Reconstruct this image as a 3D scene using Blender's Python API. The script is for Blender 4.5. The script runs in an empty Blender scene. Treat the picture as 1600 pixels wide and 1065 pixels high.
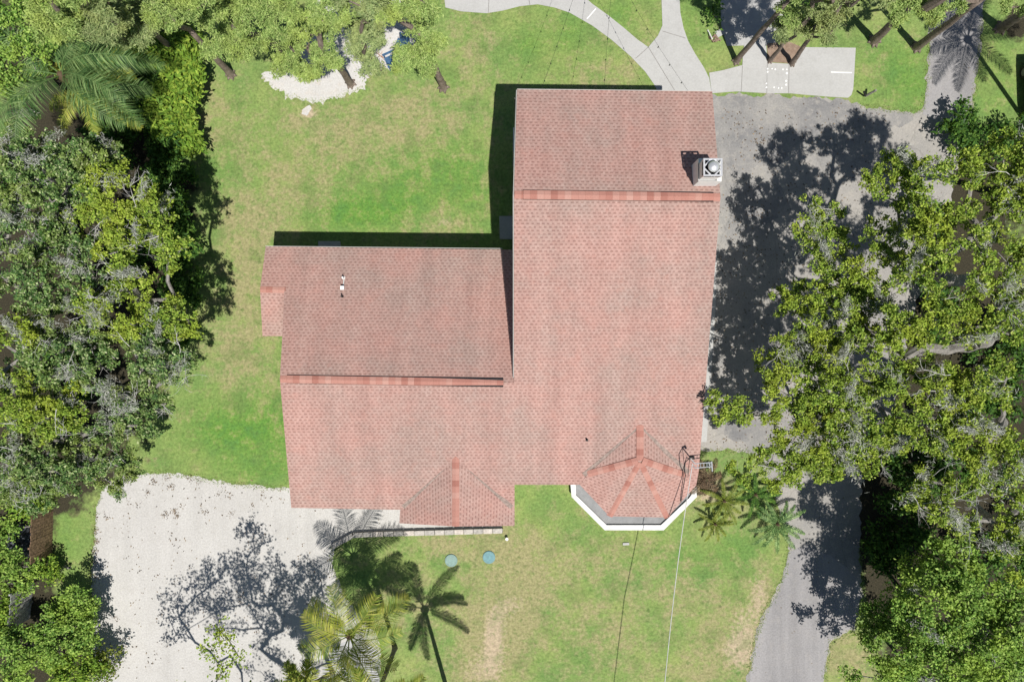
import bpy, bmesh, math, random
import numpy as np
from mathutils import Vector, Matrix
from mathutils.geometry import tessellate_polygon
R = math.radians
SC = bpy.context.scene
COL = SC.collection
# ------------------------------------------------------------------ camera, sky, sun
CZ = 38.1                      # flying height of the camera, metres
FP = 1067.0                    # focal length in photo pixels (1600 wide)
cd = bpy.data.cameras.new("camera"); cam = bpy.data.objects.new("camera", cd); COL.objects.link(cam)
cd.sensor_width = 36.0; cd.lens = 24.0; cd.clip_start = 0.5; cd.clip_end = 1500
cam.location = (0, 0, CZ); cam.rotation_euler = (0, 0, 0)
SC.camera = cam
SUN = Vector((0.191, -0.418, 1.0)).normalized()
elev = math.asin(SUN.z); azim = math.atan2(SUN.x, SUN.y)
w = bpy.data.worlds.new("World"); SC.world = w; w.use_nodes = True
nt = w.node_tree; nt.nodes.clear()
sky = nt.nodes.new("ShaderNodeTexSky"); sky.sky_type = 'NISHITA'; sky.sun_disc = False
sky.sun_elevation = elev; sky.sun_rotation = azim; sky.air_density = 1.0; sky.dust_density = 0.6
bg = nt.nodes.new("ShaderNodeBackground"); bg.inputs[1].default_value = 0.052
wo = nt.nodes.new("ShaderNodeOutputWorld")
nt.links.new(sky.outputs[0], bg.inputs[0]); nt.links.new(bg.outputs[0], wo.inputs[0])
sl = bpy.data.lights.new("sun", 'SUN'); sl.energy = 4.95; sl.angle = R(0.53); sl.color = (1.0, 0.955, 0.89)
so = bpy.data.objects.new("sun", sl); COL.objects.link(so)
so.rotation_euler = SUN.to_track_quat('Z', 'Y').to_euler(); so.location = (20, -40, 90)
SC.view_settings.view_transform = 'Standard'; SC.view_settings.look = 'None'
SC.view_settings.exposure = 0.12; SC.view_settings.gamma = 1.0
SC.view_settings.use_curve_mapping = False
SC.cycles.max_bounces = 6; SC.cycles.transparent_max_bounces = 4
SC.cycles.diffuse_bounces = 3

# ------------------------------------------------------------------ helpers
def P(px, py, z=0.0):
    d = (CZ - z) / FP
    return Vector(((px - 800) * d, -(py - 532.5) * d, z))
def onplane(px, py, f):
    """point on the surface z=f(x,y) seen at photo pixel px,py"""
    z = 3.0
    for _ in range(30):
        p = P(px, py, z); z = 0.5 * z + 0.5 * f(p.x, p.y)
    p = P(px, py, z); return p

def tag(o, label=None, cat=None, group=None, kind=None):
    if label: o["label"] = label
    if cat: o["category"] = cat
    if group: o["group"] = group
    if kind: o["kind"] = kind
    return o
def empty(name, loc, label, cat, group=None):
    o = bpy.data.objects.new(name, None); COL.objects.link(o); o.location = loc
    o.empty_display_size = 0.3
    bpy.context.view_layer.update()
    return tag(o, label, cat, group)
def link_mesh(name, me, mats, parent=None):
    o = bpy.data.objects.new(name, me); COL.objects.link(o)
    for m in (mats if isinstance(mats, (list, tuple)) else [mats]): me.materials.append(m)
    if parent is not None:
        o.parent = parent
        off = Vector(parent.location)
        q = parent.parent
        while q is not None: off += Vector(q.location); q = q.parent
        o.location = -off          # mesh data are in world coordinates
        # keep origin tidy: parts sit in their parent's frame
    return o
class MB:
    """collects verts / faces in world coordinates"""
    def __init__(s): s.v = []; s.f = []; s.mi = []; s.uv = []
    def face(s, pts, mi=0, uv=None):
        n = len(s.v); s.v += [tuple(p) for p in pts]; s.f.append(tuple(range(n, n + len(pts)))); s.mi.append(mi)
        s.uv.append(uv if uv else [(0, 0)] * len(pts))
    def box(s, c, sz, rz=0, mi=0, rx=0, ry=0):
        M = Matrix.Translation(Vector(c)) @ Matrix.Rotation(rz, 4, 'Z') @ Matrix.Rotation(ry, 4, 'Y') @ Matrix.Rotation(rx, 4, 'X')
        x, y, z = sz[0] / 2, sz[1] / 2, sz[2] / 2
        q = [M @ Vector(t) for t in ((-x,-y,-z),(x,-y,-z),(x,y,-z),(-x,y,-z),(-x,-y,z),(x,-y,z),(x,y,z),(-x,y,z))]
        for a in ((3,2,1,0),(4,5,6,7),(0,1,5,4),(1,2,6,5),(2,3,7,6),(3,0,4,7)): s.face([q[i] for i in a], mi)
    def prism(s, pts, z0, z1, mi=0):
        """vertical prism over a 2D outline"""
        tri = tessellate_polygon([[Vector((p[0], p[1], 0)) for p in pts]])
        A = sum(pts[i][0] * pts[(i + 1) % len(pts)][1] - pts[(i + 1) % len(pts)][0] * pts[i][1] for i in range(len(pts)))
        if A < 0: pts = pts[::-1]; tri = tessellate_polygon([[Vector((p[0], p[1], 0)) for p in pts]])
        for t in tri:
            a, b, c = [pts[i] for i in t]
            if (b[0]-a[0])*(c[1]-a[1]) - (b[1]-a[1])*(c[0]-a[0]) < 0: b, c = c, b
            s.face([(a[0],a[1],z1),(b[0],b[1],z1),(c[0],c[1],z1)], mi); s.face([(a[0],a[1],z0),(c[0],c[1],z0),(b[0],b[1],z0)], mi)
        n = len(pts)
        for i in range(n):
            a, b = pts[i], pts[(i + 1) % n]
            s.face([(a[0],a[1],z0),(b[0],b[1],z0),(b[0],b[1],z1),(a[0],a[1],z1)], mi)
    def tube(s, pts, rad, sides=6, mi=0, cap=True):
        pts = [Vector(p) for p in pts]
        if not isinstance(rad, (list, tuple)): rad = [rad] * len(pts)
        rings = []; prev = None
        for i, p in enumerate(pts):
            t = (pts[min(i + 1, len(pts) - 1)] - pts[max(i - 1, 0)])
            if t.length < 1e-6: t = Vector((0, 0, 1))
            t.normalize()
            if prev is None:
                a = Vector((1, 0, 0)) if abs(t.x) < 0.8 else Vector((0, 1, 0))
            else: a = prev
            u = (a - t * a.dot(t))
            if u.length < 1e-4: u = t.orthogonal()
            u.normalize(); prev = u; v = t.cross(u)
            n0 = len(s.v)
            for k in range(sides):
                an = 2 * math.pi * k / sides
                s.v.append(tuple(p + (u * math.cos(an) + v * math.sin(an)) * rad[i]))
            rings.append(n0)
        for a, b in zip(rings, rings[1:]):
            for k in range(sides):
                k2 = (k + 1) % sides
                s.f.append((a + k, a + k2, b + k2, b + k)); s.mi.append(mi); s.uv.append([(0, 0)] * 4)
        if cap:
            s.f.append(tuple(rings[0] + k for k in range(sides))[::-1]); s.mi.append(mi); s.uv.append([(0,0)]*sides)
            s.f.append(tuple(rings[-1] + k for k in range(sides))); s.mi.append(mi); s.uv.append([(0,0)]*sides)
    def build(s, name, mats, parent=None, smooth=False, bevel=0):
        me = bpy.data.meshes.new(name); me.from_pydata(s.v, [], s.f)
        for p, m in zip(me.polygons, s.mi): p.material_index = m
        uvl = me.uv_layers.new(name="UVMap"); d = [c for f in s.uv for uv in f for c in uv]
        uvl.data.foreach_set("uv", d)
        if smooth: me.polygons.foreach_set("use_smooth", [True] * len(me.polygons))
        me.update()
        o = link_mesh(name, me, mats, parent)
        if bevel:
            md = o.modifiers.new("bevel", 'BEVEL'); md.width = bevel; md.segments = 2; md.limit_method = 'ANGLE'
            # merge the loose faces so that bevels find shared edges
            bm = bmesh.new(); bm.from_mesh(me); bmesh.ops.remove_doubles(bm, verts=bm.verts, dist=1e-5); bm.to_mesh(me); bm.free()
        return o

# ------------------------------------------------------------------ materials
def newmat(name):
    m = bpy.data.materials.new(name); m.use_nodes = True; t = m.node_tree; t.nodes.clear()
    out = t.nodes.new("ShaderNodeOutputMaterial"); b = t.nodes.new("ShaderNodeBsdfPrincipled")
    t.links.new(b.outputs[0], out.inputs[0]); b.inputs["Roughness"].default_value = 0.85
    b.inputs["Specular IOR Level"].default_value = 0.25
    return m, t, b, out
def N(t, typ, **kw):
    n = t.nodes.new(typ)
    for k, v in kw.items(): setattr(n, k, v)
    return n
def noise(t, vec, scale, detail=4, rough=0.55, out="Fac"):
    n = N(t, "ShaderNodeTexNoise"); n.inputs["Scale"].default_value = scale; n.inputs["Detail"].default_value = detail
    n.inputs["Roughness"].default_value = rough
    if vec is not None: t.links.new(vec, n.inputs["Vector"])
    return n.outputs[out]
def ramp(t, fac, stops, interp='LINEAR'):
    n = N(t, "ShaderNodeValToRGB"); cr = n.color_ramp; cr.interpolation = interp
    while len(cr.elements) > 1: cr.elements.remove(cr.elements[-1])
    cr.elements[0].position = stops[0][0]; cr.elements[0].color = (*stops[0][1], 1)
    for p, c in stops[1:]:
        e = cr.elements.new(p); e.color = (*c, 1)
    t.links.new(fac, n.inputs[0]); return n.outputs[0]
def mix(t, fac, a, b, mode='MIX'):
    n = N(t, "ShaderNodeMix", data_type='RGBA', blend_type=mode)
    for s, v in ((0, fac), (6, a), (7, b)):
        if hasattr(v, "is_linked") or hasattr(v, "links"): t.links.new(v, n.inputs[s])
        elif isinstance(v, (tuple, list)): n.inputs[s].default_value = (*v, 1)
        else: n.inputs[s].default_value = v
    return n.outputs[2]
def math_(t, op, a, b=0.0, clamp=False):
    n = N(t, "ShaderNodeMath", operation=op); n.use_clamp = clamp
    for s, v in ((0, a), (1, b)):
        if hasattr(v, "links"): t.links.new(v, n.inputs[s])
        else: n.inputs[s].default_value = v
    return n.outputs[0]
def bump(t, b, h, strength=0.4, dist=0.02):
    n = N(t, "ShaderNodeBump"); n.inputs["Strength"].default_value = strength; n.inputs["Distance"].default_value = dist
    t.links.new(h, n.inputs["Height"]); t.links.new(n.outputs[0], b.inputs["Normal"])
def pos(t): return N(t, "ShaderNodeNewGeometry").outputs["Position"]
def attr(t, name): return N(t, "ShaderNodeAttribute", attribute_name=name).outputs["Fac"]
def plain(name, c, rough=0.7, var=0.12, scale=6.0, metal=0.0, bmp=0.0):
    m, t, b, _ = newmat(name)
    p = pos(t); f = noise(t, p, scale, 5)
    lo = tuple(x * (1 - var * 2) for x in c); hi = tuple(min(1, x * (1 + var)) for x in c)
    t.links.new(ramp(t, f, [(0.3, lo), (0.7, hi)]), b.inputs["Base Color"])
    b.inputs["Roughness"].default_value = rough; b.inputs["Metallic"].default_value = metal
    if bmp: bump(t, b, noise(t, p, scale * 6, 5), bmp, 0.02)
    return m
def leafmat(name, stops, trans=0.35, hue_noise=0.7, alt=None, altamt=0.5, rough=0.55):
    """leaf colours: random per leaf, drifting from bough to bough"""
    m, t, b, out = newmat(name)
    g = N(t, "ShaderNodeNewGeometry"); r = g.outputs["Random Per Island"]
    c = ramp(t, r, stops)
    n1 = noise(t, g.outputs["Position"], hue_noise, 3, 0.6)
    if alt:
        c = mix(t, ramp(t, n1, [(0.45, (0,)*3), (0.68, (altamt,)*3)]), c, alt)
    n2 = noise(t, g.outputs["Position"], 2.3, 3, 0.6)
    c = mix(t, 1.0, c, ramp(t, n2, [(0.3, (0.72,)*3), (0.7, (1.2,)*3)]), 'MULTIPLY')
    t.links.new(c, b.inputs["Base Color"]); b.inputs["Roughness"].default_value = rough
    b.inputs["Specular IOR Level"].default_value = 0.12
    tr = N(t, "ShaderNodeBsdfTranslucent")
    t.links.new(mix(t, 1.0, c, (1.25, 1.2, 0.6), 'MULTIPLY'), tr.inputs[0])
    mx = N(t, "ShaderNodeMixShader"); mx.inputs[0].default_value = trans * .7
    t.links.new(b.outputs[0], mx.inputs[1]); t.links.new(tr.outputs[0], mx.inputs[2]); t.links.new(mx.outputs[0], out.inputs[0])
    return m

M = {}
M['oak'] = leafmat('oak_leaf', [(0, (.07,.13,.022)), (.35, (.18,.29,.04)), (.8, (.31,.43,.06)), (1, (.46,.52,.14))], alt=(.38,.43,.04), altamt=.5, trans=.22)
M['oak_dark'] = leafmat('oak_leaf_dark', [(0, (.04,.10,.032)), (.45, (.11,.21,.06)), (.8, (.24,.35,.11)), (1, (.46,.50,.30))], alt=(.31,.36,.07), altamt=.5, trans=.22)
M['broad'] = leafmat('broad_leaf', [(0, (.07,.16,.03)), (.5, (.19,.34,.06)), (1, (.38,.52,.13))], alt=(.38,.50,.07), trans=.25)
M['hedge'] = leafmat('hedge_leaf', [(0, (.09,.19,.025)), (.5, (.20,.33,.045)), (1, (.36,.46,.07))], alt=(.16,.28,.035), trans=.25)
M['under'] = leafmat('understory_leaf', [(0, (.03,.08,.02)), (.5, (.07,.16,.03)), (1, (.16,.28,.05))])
M['pine'] = leafmat('cypress_needle', [(0, (.14,.23,.065)), (.5, (.29,.42,.12)), (1, (.48,.58,.22))], trans=.3, alt=(.40,.48,.11), altamt=.6)
M['pine_grey'] = leafmat('grey_needle', [(0, (.17,.24,.10)), (.5, (.29,.38,.15)), (1, (.44,.50,.24))], trans=.35, alt=(.40,.43,.14))
M['palm'] = leafmat('palm_leaflet', [(0, (.10,.17,.03)), (.5, (.24,.32,.05)), (1, (.46,.46,.12))], alt=(.46,.40,.06), altamt=.35, rough=.4)
M['palm_dark'] = leafmat('palm_leaflet_dark', [(0, (.04,.10,.035)), (.5, (.12,.22,.07)), (1, (.30,.42,.17))], rough=.4)
M['palm_brown'] = leafmat('palm_leaflet_brown', [(0, (.05,.035,.025)), (.5, (.13,.09,.06)), (1, (.28,.20,.12))], rough=.6)
M['palm_olive'] = leafmat('palm_leaflet_olive', [(0, (.07,.11,.02)), (.5, (.15,.20,.03)), (1, (.30,.33,.08))], rough=.4)
M['moss'] = leafmat('spanish_moss', [(0, (.22,.24,.20)), (.5, (.38,.40,.36)), (1, (.60,.61,.57))], trans=.15)
M['deadtwig'] = plain('bare_twig', (.56,.55,.53), .9, .25, 5)
def barkmat(name, lo, hi):
    m, t, b, _ = newmat(name); p = pos(t)
    f = noise(t, p, 5, 6, .7); f2 = noise(t, p, 28, 5, .7)
    c = ramp(t, f, [(.3, lo), (.7, hi)]); c = mix(t, 1.0, c, ramp(t, f2, [(.3, (.55,)*3), (.65, (1.15,)*3)]), 'MULTIPLY')
    t.links.new(c, b.inputs["Base Color"]); bump(t, b, f2, .8, .03); return m
M['bark'] = barkmat('oak_bark', (.16,.15,.14), (.38,.36,.33))
M['pinebark'] = barkmat('cypress_bark', (.13,.10,.08), (.32,.26,.22))
M['palmtrunk'] = barkmat('palm_trunk', (.13,.115,.10), (.30,.27,.24))

def shingle_mat():
    m, t, b, _ = newmat('roof_shingle')
    uv = N(t, "ShaderNodeUVMap", uv_map="UVMap").outputs[0]
    br = N(t, "ShaderNodeTexBrick"); t.links.new(uv, br.inputs["Vector"])
    br.inputs["Scale"].default_value = 1.0; br.inputs["Brick Width"].default_value = 0.23; br.inputs["Row Height"].default_value = 0.158
    br.inputs["Mortar Size"].default_value = 0.006; br.inputs["Mortar Smooth"].default_value = .3; br.offset = 0.5; br.inputs["Bias"].default_value = -0.1
    br.inputs["Color1"].default_value = (.395,.25,.218,1); br.inputs["Color2"].default_value = (.43,.29,.256,1); br.inputs["Mortar"].default_value = (.31,.195,.17,1)
    # architectural tabs: thicker laminated tabs catch a dark lower edge
    sp = N(t, "ShaderNodeSeparateXYZ"); t.links.new(uv, sp.inputs[0])
    row = math_(t, 'DIVIDE', sp.outputs[1], 0.158); fr = math_(t, 'FRACT', row); fl = math_(t, 'FLOOR', row)
    wn = N(t, "ShaderNodeTexWhiteNoise", noise_dimensions='1D'); t.links.new(fl, wn.inputs["W"])
    u = math_(t, 'ADD', math_(t, 'DIVIDE', sp.outputs[0], 0.235), math_(t, 'ADD', math_(t, 'MULTIPLY', fl, .43), math_(t, 'MULTIPLY', wn.outputs[0], .30)))
    uf = math_(t, 'FRACT', u); ui = math_(t, 'FLOOR', u)
    cmb = N(t, "ShaderNodeCombineXYZ"); t.links.new(ui, cmb.inputs[0]); t.links.new(fl, cmb.inputs[1])
    wn2 = N(t, "ShaderNodeTexWhiteNoise", noise_dimensions='2D'); t.links.new(cmb.outputs[0], wn2.inputs["Vector"])
    tabw = math_(t, 'ADD', math_(t, 'MULTIPLY', wn2.outputs[0], .22), .42)
    intab = math_(t, 'LESS_THAN', uf, tabw)
    # dark dash just under each tab's butt edge
    dash = math_(t, 'MULTIPLY', intab, math_(t, 'LESS_THAN', fr, .46))
    c = br.outputs[0]
    c = mix(t, math_(t, 'MULTIPLY', dash, .80), c, (.245,.14,.12))
    # light granules on some tabs
    wn3 = N(t, "ShaderNodeTexWhiteNoise", noise_dimensions='3D'); t.links.new(cmb.outputs[0], wn3.inputs["Vector"])
    c = mix(t, math_(t, 'MULTIPLY', math_(t, 'GREATER_THAN', wn3.outputs[0], .55), .14), c, (.50,.33,.285))
    p = pos(t)
    mp = N(t, 'ShaderNodeMapping'); t.links.new(uv, mp.inputs['Vector']); mp.inputs['Scale'].default_value = (1.1, .10, 1)
    c = mix(t, 1.0, c, ramp(t, noise(t, mp.outputs[0], 1.0, 4, .6), [(.35, (.90,)*3), (.65, (1.05,)*3)]), 'MULTIPLY')
    f = noise(t, p, .35, 4, .6); f2 = noise(t, p, 1.7, 4, .6); f3 = noise(t, p, 9, 4, .7)
    c = mix(t, 1.0, c, ramp(t, f, [(.40, (1.03, .97, .96)), (.62, (.90, .98, .98))]), 'MULTIPLY')
    c = mix(t, ramp(t, f2, [(.56, (0,)*3), (.78, (.3,)*3)]), c, (.45,.21,.165))
    c = mix(t, 1.0, c, ramp(t, f3, [(.3, (.90,)*3), (.7, (1.10,)*3)]), 'MULTIPLY')
    t.links.new(c, b.inputs["Base Color"]); b.inputs["Roughness"].default_value = .8
    h = math_(t, 'ADD', math_(t, 'MULTIPLY', fr, -1.0), math_(t, 'MULTIPLY', intab, .4)); bump(t, b, h, .35, .012)
    return m
M['shingle'] = shingle_mat()
def capmat(name, w=.30):
    m, t, b, _ = newmat(name)
    uv = N(t, "ShaderNodeUVMap", uv_map="UVMap").outputs[0]; sp = N(t, "ShaderNodeSeparateXYZ"); t.links.new(uv, sp.inputs[0])
    k = math_(t, 'DIVIDE', sp.outputs[0], w); wn = N(t, "ShaderNodeTexWhiteNoise", noise_dimensions='1D'); t.links.new(math_(t, 'FLOOR', k), wn.inputs["W"])
    c = ramp(t, wn.outputs[0], [(0, (.33,.145,.115)), (.2, (.38,.175,.14)), (.7, (.42,.215,.175)), (1, (.46,.265,.22))])
    c = mix(t, math_(t, 'MULTIPLY', math_(t, 'LESS_THAN', math_(t, 'FRACT', k), .10), .3), c, (.28,.13,.10))
    c = mix(t, 1.0, c, ramp(t, noise(t, pos(t), 30, 3), [(.3, (.85,)*3), (.7, (1.12,)*3)]), 'MULTIPLY')
    t.links.new(c, b.inputs["Base Color"]); return m
M['cap'] = capmat('ridge_shingle'); M['caplong'] = capmat('ridge_vent_shingle', .31)
M['fascia'] = plain('white_fascia', (.55,.54,.52), .55, .06)
M['white'] = plain('white_paint', (.80,.80,.79), .5, .04)
M['stucco'] = plain('white_stucco', (.66,.65,.62), .9, .08, 4, bmp=.4)
M['metal'] = plain('galvanised_metal', (.72,.73,.75), .35, .08, 8, .55)
M['dark'] = plain('dark_opening', (.02,.02,.022), .7, .2)
M['glass'] = plain('window_glass', (.05,.07,.09), .08, .1)
M['porch'] = plain('grey_porch_floor', (.27,.275,.28), .8, .08, 3)
M['pipe_dark'] = plain('black_cable', (.03,.03,.032), .6)
M['cable'] = plain('pale_cable', (.55,.56,.55), .5)

def lawnmat():
    m, t, b, _ = newmat('lawn_grass'); p = pos(t)
    dry = attr(t, "dry"); lush = attr(t, "lush"); soil = attr(t, "soil"); sand = attr(t, "sand")
    n1 = noise(t, p, .35, 5, .6); n2 = noise(t, p, 1.1, 6, .68); n3 = noise(t, p, 4.5, 6, .72); n4 = noise(t, p, 6.5, 5, .8); n7 = noise(t, p, .75, 4, .6)
    c = ramp(t, n1, [(.3, (.13,.235,.065)), (.5, (.205,.29,.085)), (.7, (.28,.325,.11))])
    c = mix(t, math_(t, 'MULTIPLY', lush, .85), c, ramp(t, n2, [(.35, (.09,.215,.05)), (.65, (.15,.29,.04))]))
    d = math_(t, 'ADD', dry, math_(t, 'MULTIPLY', math_(t, 'SUBTRACT', n2, .47), 3.2))
    d = math_(t, 'ADD', d, math_(t, 'MULTIPLY', math_(t, 'SUBTRACT', n3, .5), 1.2))
    dm = ramp(t, d, [(.20, (0,)*3), (.95, (.95,)*3)])
    c = mix(t, dm, c, ramp(t, n3, [(.3, (.235,.24,.10)), (.7, (.38,.335,.185))]))
    # bare sandy spots
    s = math_(t, 'ADD', sand, math_(t, 'MULTIPLY', math_(t, 'SUBTRACT', n3, .5), 1.1))
    c = mix(t, ramp(t, s, [(.45, (0,)*3), (.75, (.9,)*3)]), c, (.46,.37,.26))
    # darker weed tufts
    n5 = noise(t, p, 2.6, 4, .6)
    c = mix(t, ramp(t, n5, [(.56, (0,)*3), (.70, (.6,)*3)]), c, (.09,.18,.04))
    # taller olive growth and weeds
    c = mix(t, ramp(t, n7, [(.52, (0,)*3), (.66, (.5,)*3)]), c, (.135,.20,.06))
    wd = attr(t, 'weed'); vw = N(t, 'ShaderNodeTexVoronoi'); vw.inputs['Scale'].default_value = 1.5; t.links.new(mix(t, .08, p, noise(t, p, 5, 3, .6, 'Color')), vw.inputs['Vector'])
    dots = math_(t, 'MULTIPLY', ramp(t, vw.outputs['Distance'], [(.10, (1,)*3), (.17, (0,)*3)]), wd)
    c = mix(t, math_(t, 'MULTIPLY', dots, .4), c, (.075,.13,.035))
    c = mix(t, 1.0, c, ramp(t, n4, [(.25, (.5,)*3), (.75, (1.45,)*3)]), 'MULTIPLY')
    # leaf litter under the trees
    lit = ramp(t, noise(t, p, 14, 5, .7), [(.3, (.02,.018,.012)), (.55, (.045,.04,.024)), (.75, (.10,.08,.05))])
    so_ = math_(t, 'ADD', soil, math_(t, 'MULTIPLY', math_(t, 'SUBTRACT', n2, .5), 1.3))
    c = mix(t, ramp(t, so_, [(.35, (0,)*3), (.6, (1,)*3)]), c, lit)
    t.links.new(c, b.inputs["Base Color"]); b.inputs["Roughness"].default_value = .95
    bump(t, b, n4, .9, .05); return m
def paved(name, stops, s1=.5, s2=30, bumpy=.3, stain=None, stain_amt=.4, cracks=False, leaf=False, track=None):
    m, t, b, _ = newmat(name); p = pos(t)
    n1 = noise(t, p, s1, 6, .6); n2 = noise(t, p, s2, 4, .7); n3 = noise(t, p, 2.2, 6, .7)
    c = ramp(t, n1, stops)
    if stain: c = mix(t, ramp(t, n3, [(.50, (0,)*3), (.68, (stain_amt,)*3)]), c, stain)
    if track:   # wheel tracks
        mp = N(t, "ShaderNodeMapping"); t.links.new(p, mp.inputs["Vector"]); mp.inputs["Rotation"].default_value = (0, 0, R(track[0])); mp.inputs["Scale"].default_value = (1.3, .09, 1)
        c = mix(t, 1.0, c, ramp(t, noise(t, mp.outputs[0], 1.0, 3, .5), [(.35, (track[1],)*3), (.6, (1.04,)*3)]), 'MULTIPLY')
    lo_, hi_ = (.92, 1.06) if bumpy < .2 else (.82, 1.14)
    c = mix(t, 1.0, c, ramp(t, n2, [(.3, (lo_,)*3), (.7, (hi_,)*3)]), 'MULTIPLY')
    if leaf:   # fallen leaves
        v = N(t, "ShaderNodeTexVoronoi"); v.inputs["Scale"].default_value = 4.0; t.links.new(mix(t, .12, p, noise(t, p, 8, 3, .6, "Color")), v.inputs["Vector"])
        n6 = noise(t, p, .9, 3)
        spots = math_(t, 'MULTIPLY', math_(t, 'LESS_THAN', v.outputs["Distance"], .15), math_(t, 'GREATER_THAN', n6, .57))
        c = mix(t, math_(t, 'MULTIPLY', spots, .55), c, (.13,.09,.05))
    if cracks:
        v = N(t, "ShaderNodeTexVoronoi", feature='DISTANCE_TO_EDGE'); v.inputs["Scale"].default_value = .3
        wv = mix(t, .3, p, noise(t, p, 1.5, 4, .6, "Color")); t.links.new(wv, v.inputs["Vector"])
        cr = math_(t, 'LESS_THAN', v.outputs["Distance"], .006)
        c = mix(t, math_(t, 'MULTIPLY', cr, .2), c, (.12,.11,.10))
    t.links.new(c, b.inputs["Base Color"]); b.inputs["Roughness"].default_value = .92
    bump(t, b, n2, bumpy, .01); return m
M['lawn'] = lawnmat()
M['gravel'] = paved('shell_gravel', [(.3, (.455,.445,.425)), (.7, (.51,.50,.48))], .4, 11, .5, (.40,.38,.35), .3, False, True, (15, .96))
M['concrete'] = paved('concrete', [(.3, (.405,.405,.395)), (.7, (.455,.455,.445))], .5, 10, .1, (.36,.355,.34), .4)
M['concrete_old'] = paved('old_concrete', [(.3, (.36,.36,.36)), (.7, (.44,.44,.43))], .6, 10, .15, (.30,.30,.29), .5)
M['asphalt'] = paved('worn_asphalt', [(.32, (.22,.22,.22)), (.5, (.30,.29,.275)), (.68, (.37,.35,.32))], .22, 12, .4, (.42,.395,.35), .5, True, True)
M['drive'] = paved('drive_asphalt', [(.3, (.27,.265,.27)), (.7, (.33,.32,.32))], .3, 12, .4, (.36,.34,.32), .35, False, True, (20, .86))
M['sand'] = paved('white_sand', [(.3, (.50,.49,.47)), (.7, (.57,.56,.54))], .8, 12, .6, (.50,.44,.37), .5)
M['mulch'] = paved('brown_mulch', [(.3, (.20,.135,.10)), (.7, (.32,.24,.18))], 4, 30, .9)

# ------------------------------------------------------------------ ground
rng = np.random.default_rng(7)
def blob(X, Y, lst, noisefn=None):
    a = np.zeros_like(X)
    for (px, py, rx, ry, s) in lst:
        c = P(px, py); d = ((X - c.x) / (rx / 28)) ** 2 + ((Y - c.y) / (ry / 28)) ** 2
        a += s * np.exp(-d * 1.1)
    return a
fx = np.concatenate([[-300, -120, -60, -40], np.arange(-32, 32.01, .2), [40, 60, 120, 300]])
fy = np.concatenate([[-300, -120, -60, -34], np.arange(-24, 24.01, .2), [34, 60, 120, 300]])
GX, GY = np.meshgrid(fx, fy)
me = bpy.data.meshes.new("ground")
nx, ny = len(fx), len(fy)
co = np.stack([GX.ravel(), GY.ravel(), np.zeros(GX.size)], 1)
idx = np.arange(nx * ny).reshape(ny, nx)
fc = np.stack([idx[:-1, :-1].ravel(), idx[:-1, 1:].ravel(), idx[1:, 1:].ravel(), idx[1:, :-1].ravel()], 1)
me.from_pydata(co.tolist(), [], fc.tolist())
X, Y = GX.ravel(), GY.ravel()
DRY = [(560,240,160,60,.35),(700,160,90,60,.3),(360,420,60,160,.25),(900,960,240,120,.28),(400,340,60,60,.55),(470,290,60,50,.5),(390,450,40,90,.6),(385,560,40,60,.5),(610,160,90,30,.4),(740,70,35,60,.55),(650,200,80,30,.3),
       (690,350,50,25,.65),(770,300,25,60,.3),(950,110,60,25,.6),(1000,60,30,30,.4),(930,140,60,20,.4),(480,190,60,30,.5),(560,210,60,30,.4),
       (800,930,60,70,.7),(770,990,60,60,.8),(750,1050,60,40,.7),(700,850,70,30,.7),(780,850,40,30,.7),(850,900,70,40,.3),(1000,880,80,50,.3),(950,980,60,40,.3),
       (1130,1000,50,60,.7),(1190,930,30,50,.8),(1100,1050,60,30,.5),(1080,930,50,30,.4),(1325,1030,60,50,.9),(1180,110,40,20,.3),(1380,110,30,30,.25),
       (1100,760,50,40,.6),(1190,800,50,40,.4),(640,950,60,60,.4),(350,200,50,60,.35),(320,160,30,60,.3),(330,560,60,60,.25),(830,850,40,30,.4),(430,600,20,60,.3),
       (900,860,50,30,.3),(970,1040,60,30,.3)]
LUSH = [(640,290,90,60,.9),(740,300,50,60,.6),(540,335,110,26,.6),(340,660,60,50,.6),(900,1000,50,30,.3),(1060,870,70,30,.5),(560,330,70,40,.6),(700,240,60,40,.5),(380,690,90,60,.7),(440,650,60,60,.8),(330,250,50,50,.6),(100,840,30,70,.6),(1400,100,50,60,.7),(1440,140,40,40,.6),
        (1560,130,40,90,.6),(830,70,30,30,.8),(890,60,30,40,.7),(970,20,30,30,.7),(1080,30,30,40,.5),(1150,850,40,30,.5),(560,900,60,60,.3),(700,120,30,30,.4),(420,735,60,20,.5),(480,255,60,40,.35)]
SANDY = [(800,945,44,30,.55),(745,1050,50,50,.55),(770,985,16,30,.5),(1180,900,30,40,.35),(1150,960,34,30,.4),(1150,1030,36,40,.42),(1095,760,40,30,.6),(690,350,25,12,.45),(775,1010,24,60,.45),(1190,940,20,40,.5),(1170,1000,20,40,.4),(1120,770,30,25,.5),(490,180,40,12,.4),(480,175,14,10,.6),(700,340,22,12,.3),(1320,1010,30,20,.35),(1150,1010,40,30,.35),(1300,150,30,14,.5),(1385,165,30,12,.5)]
WEED = [(1050,960,170,110,1.2),(950,1040,120,40,.8),(1130,1000,60,80,.8),(790,900,40,50,.5)]
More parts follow.
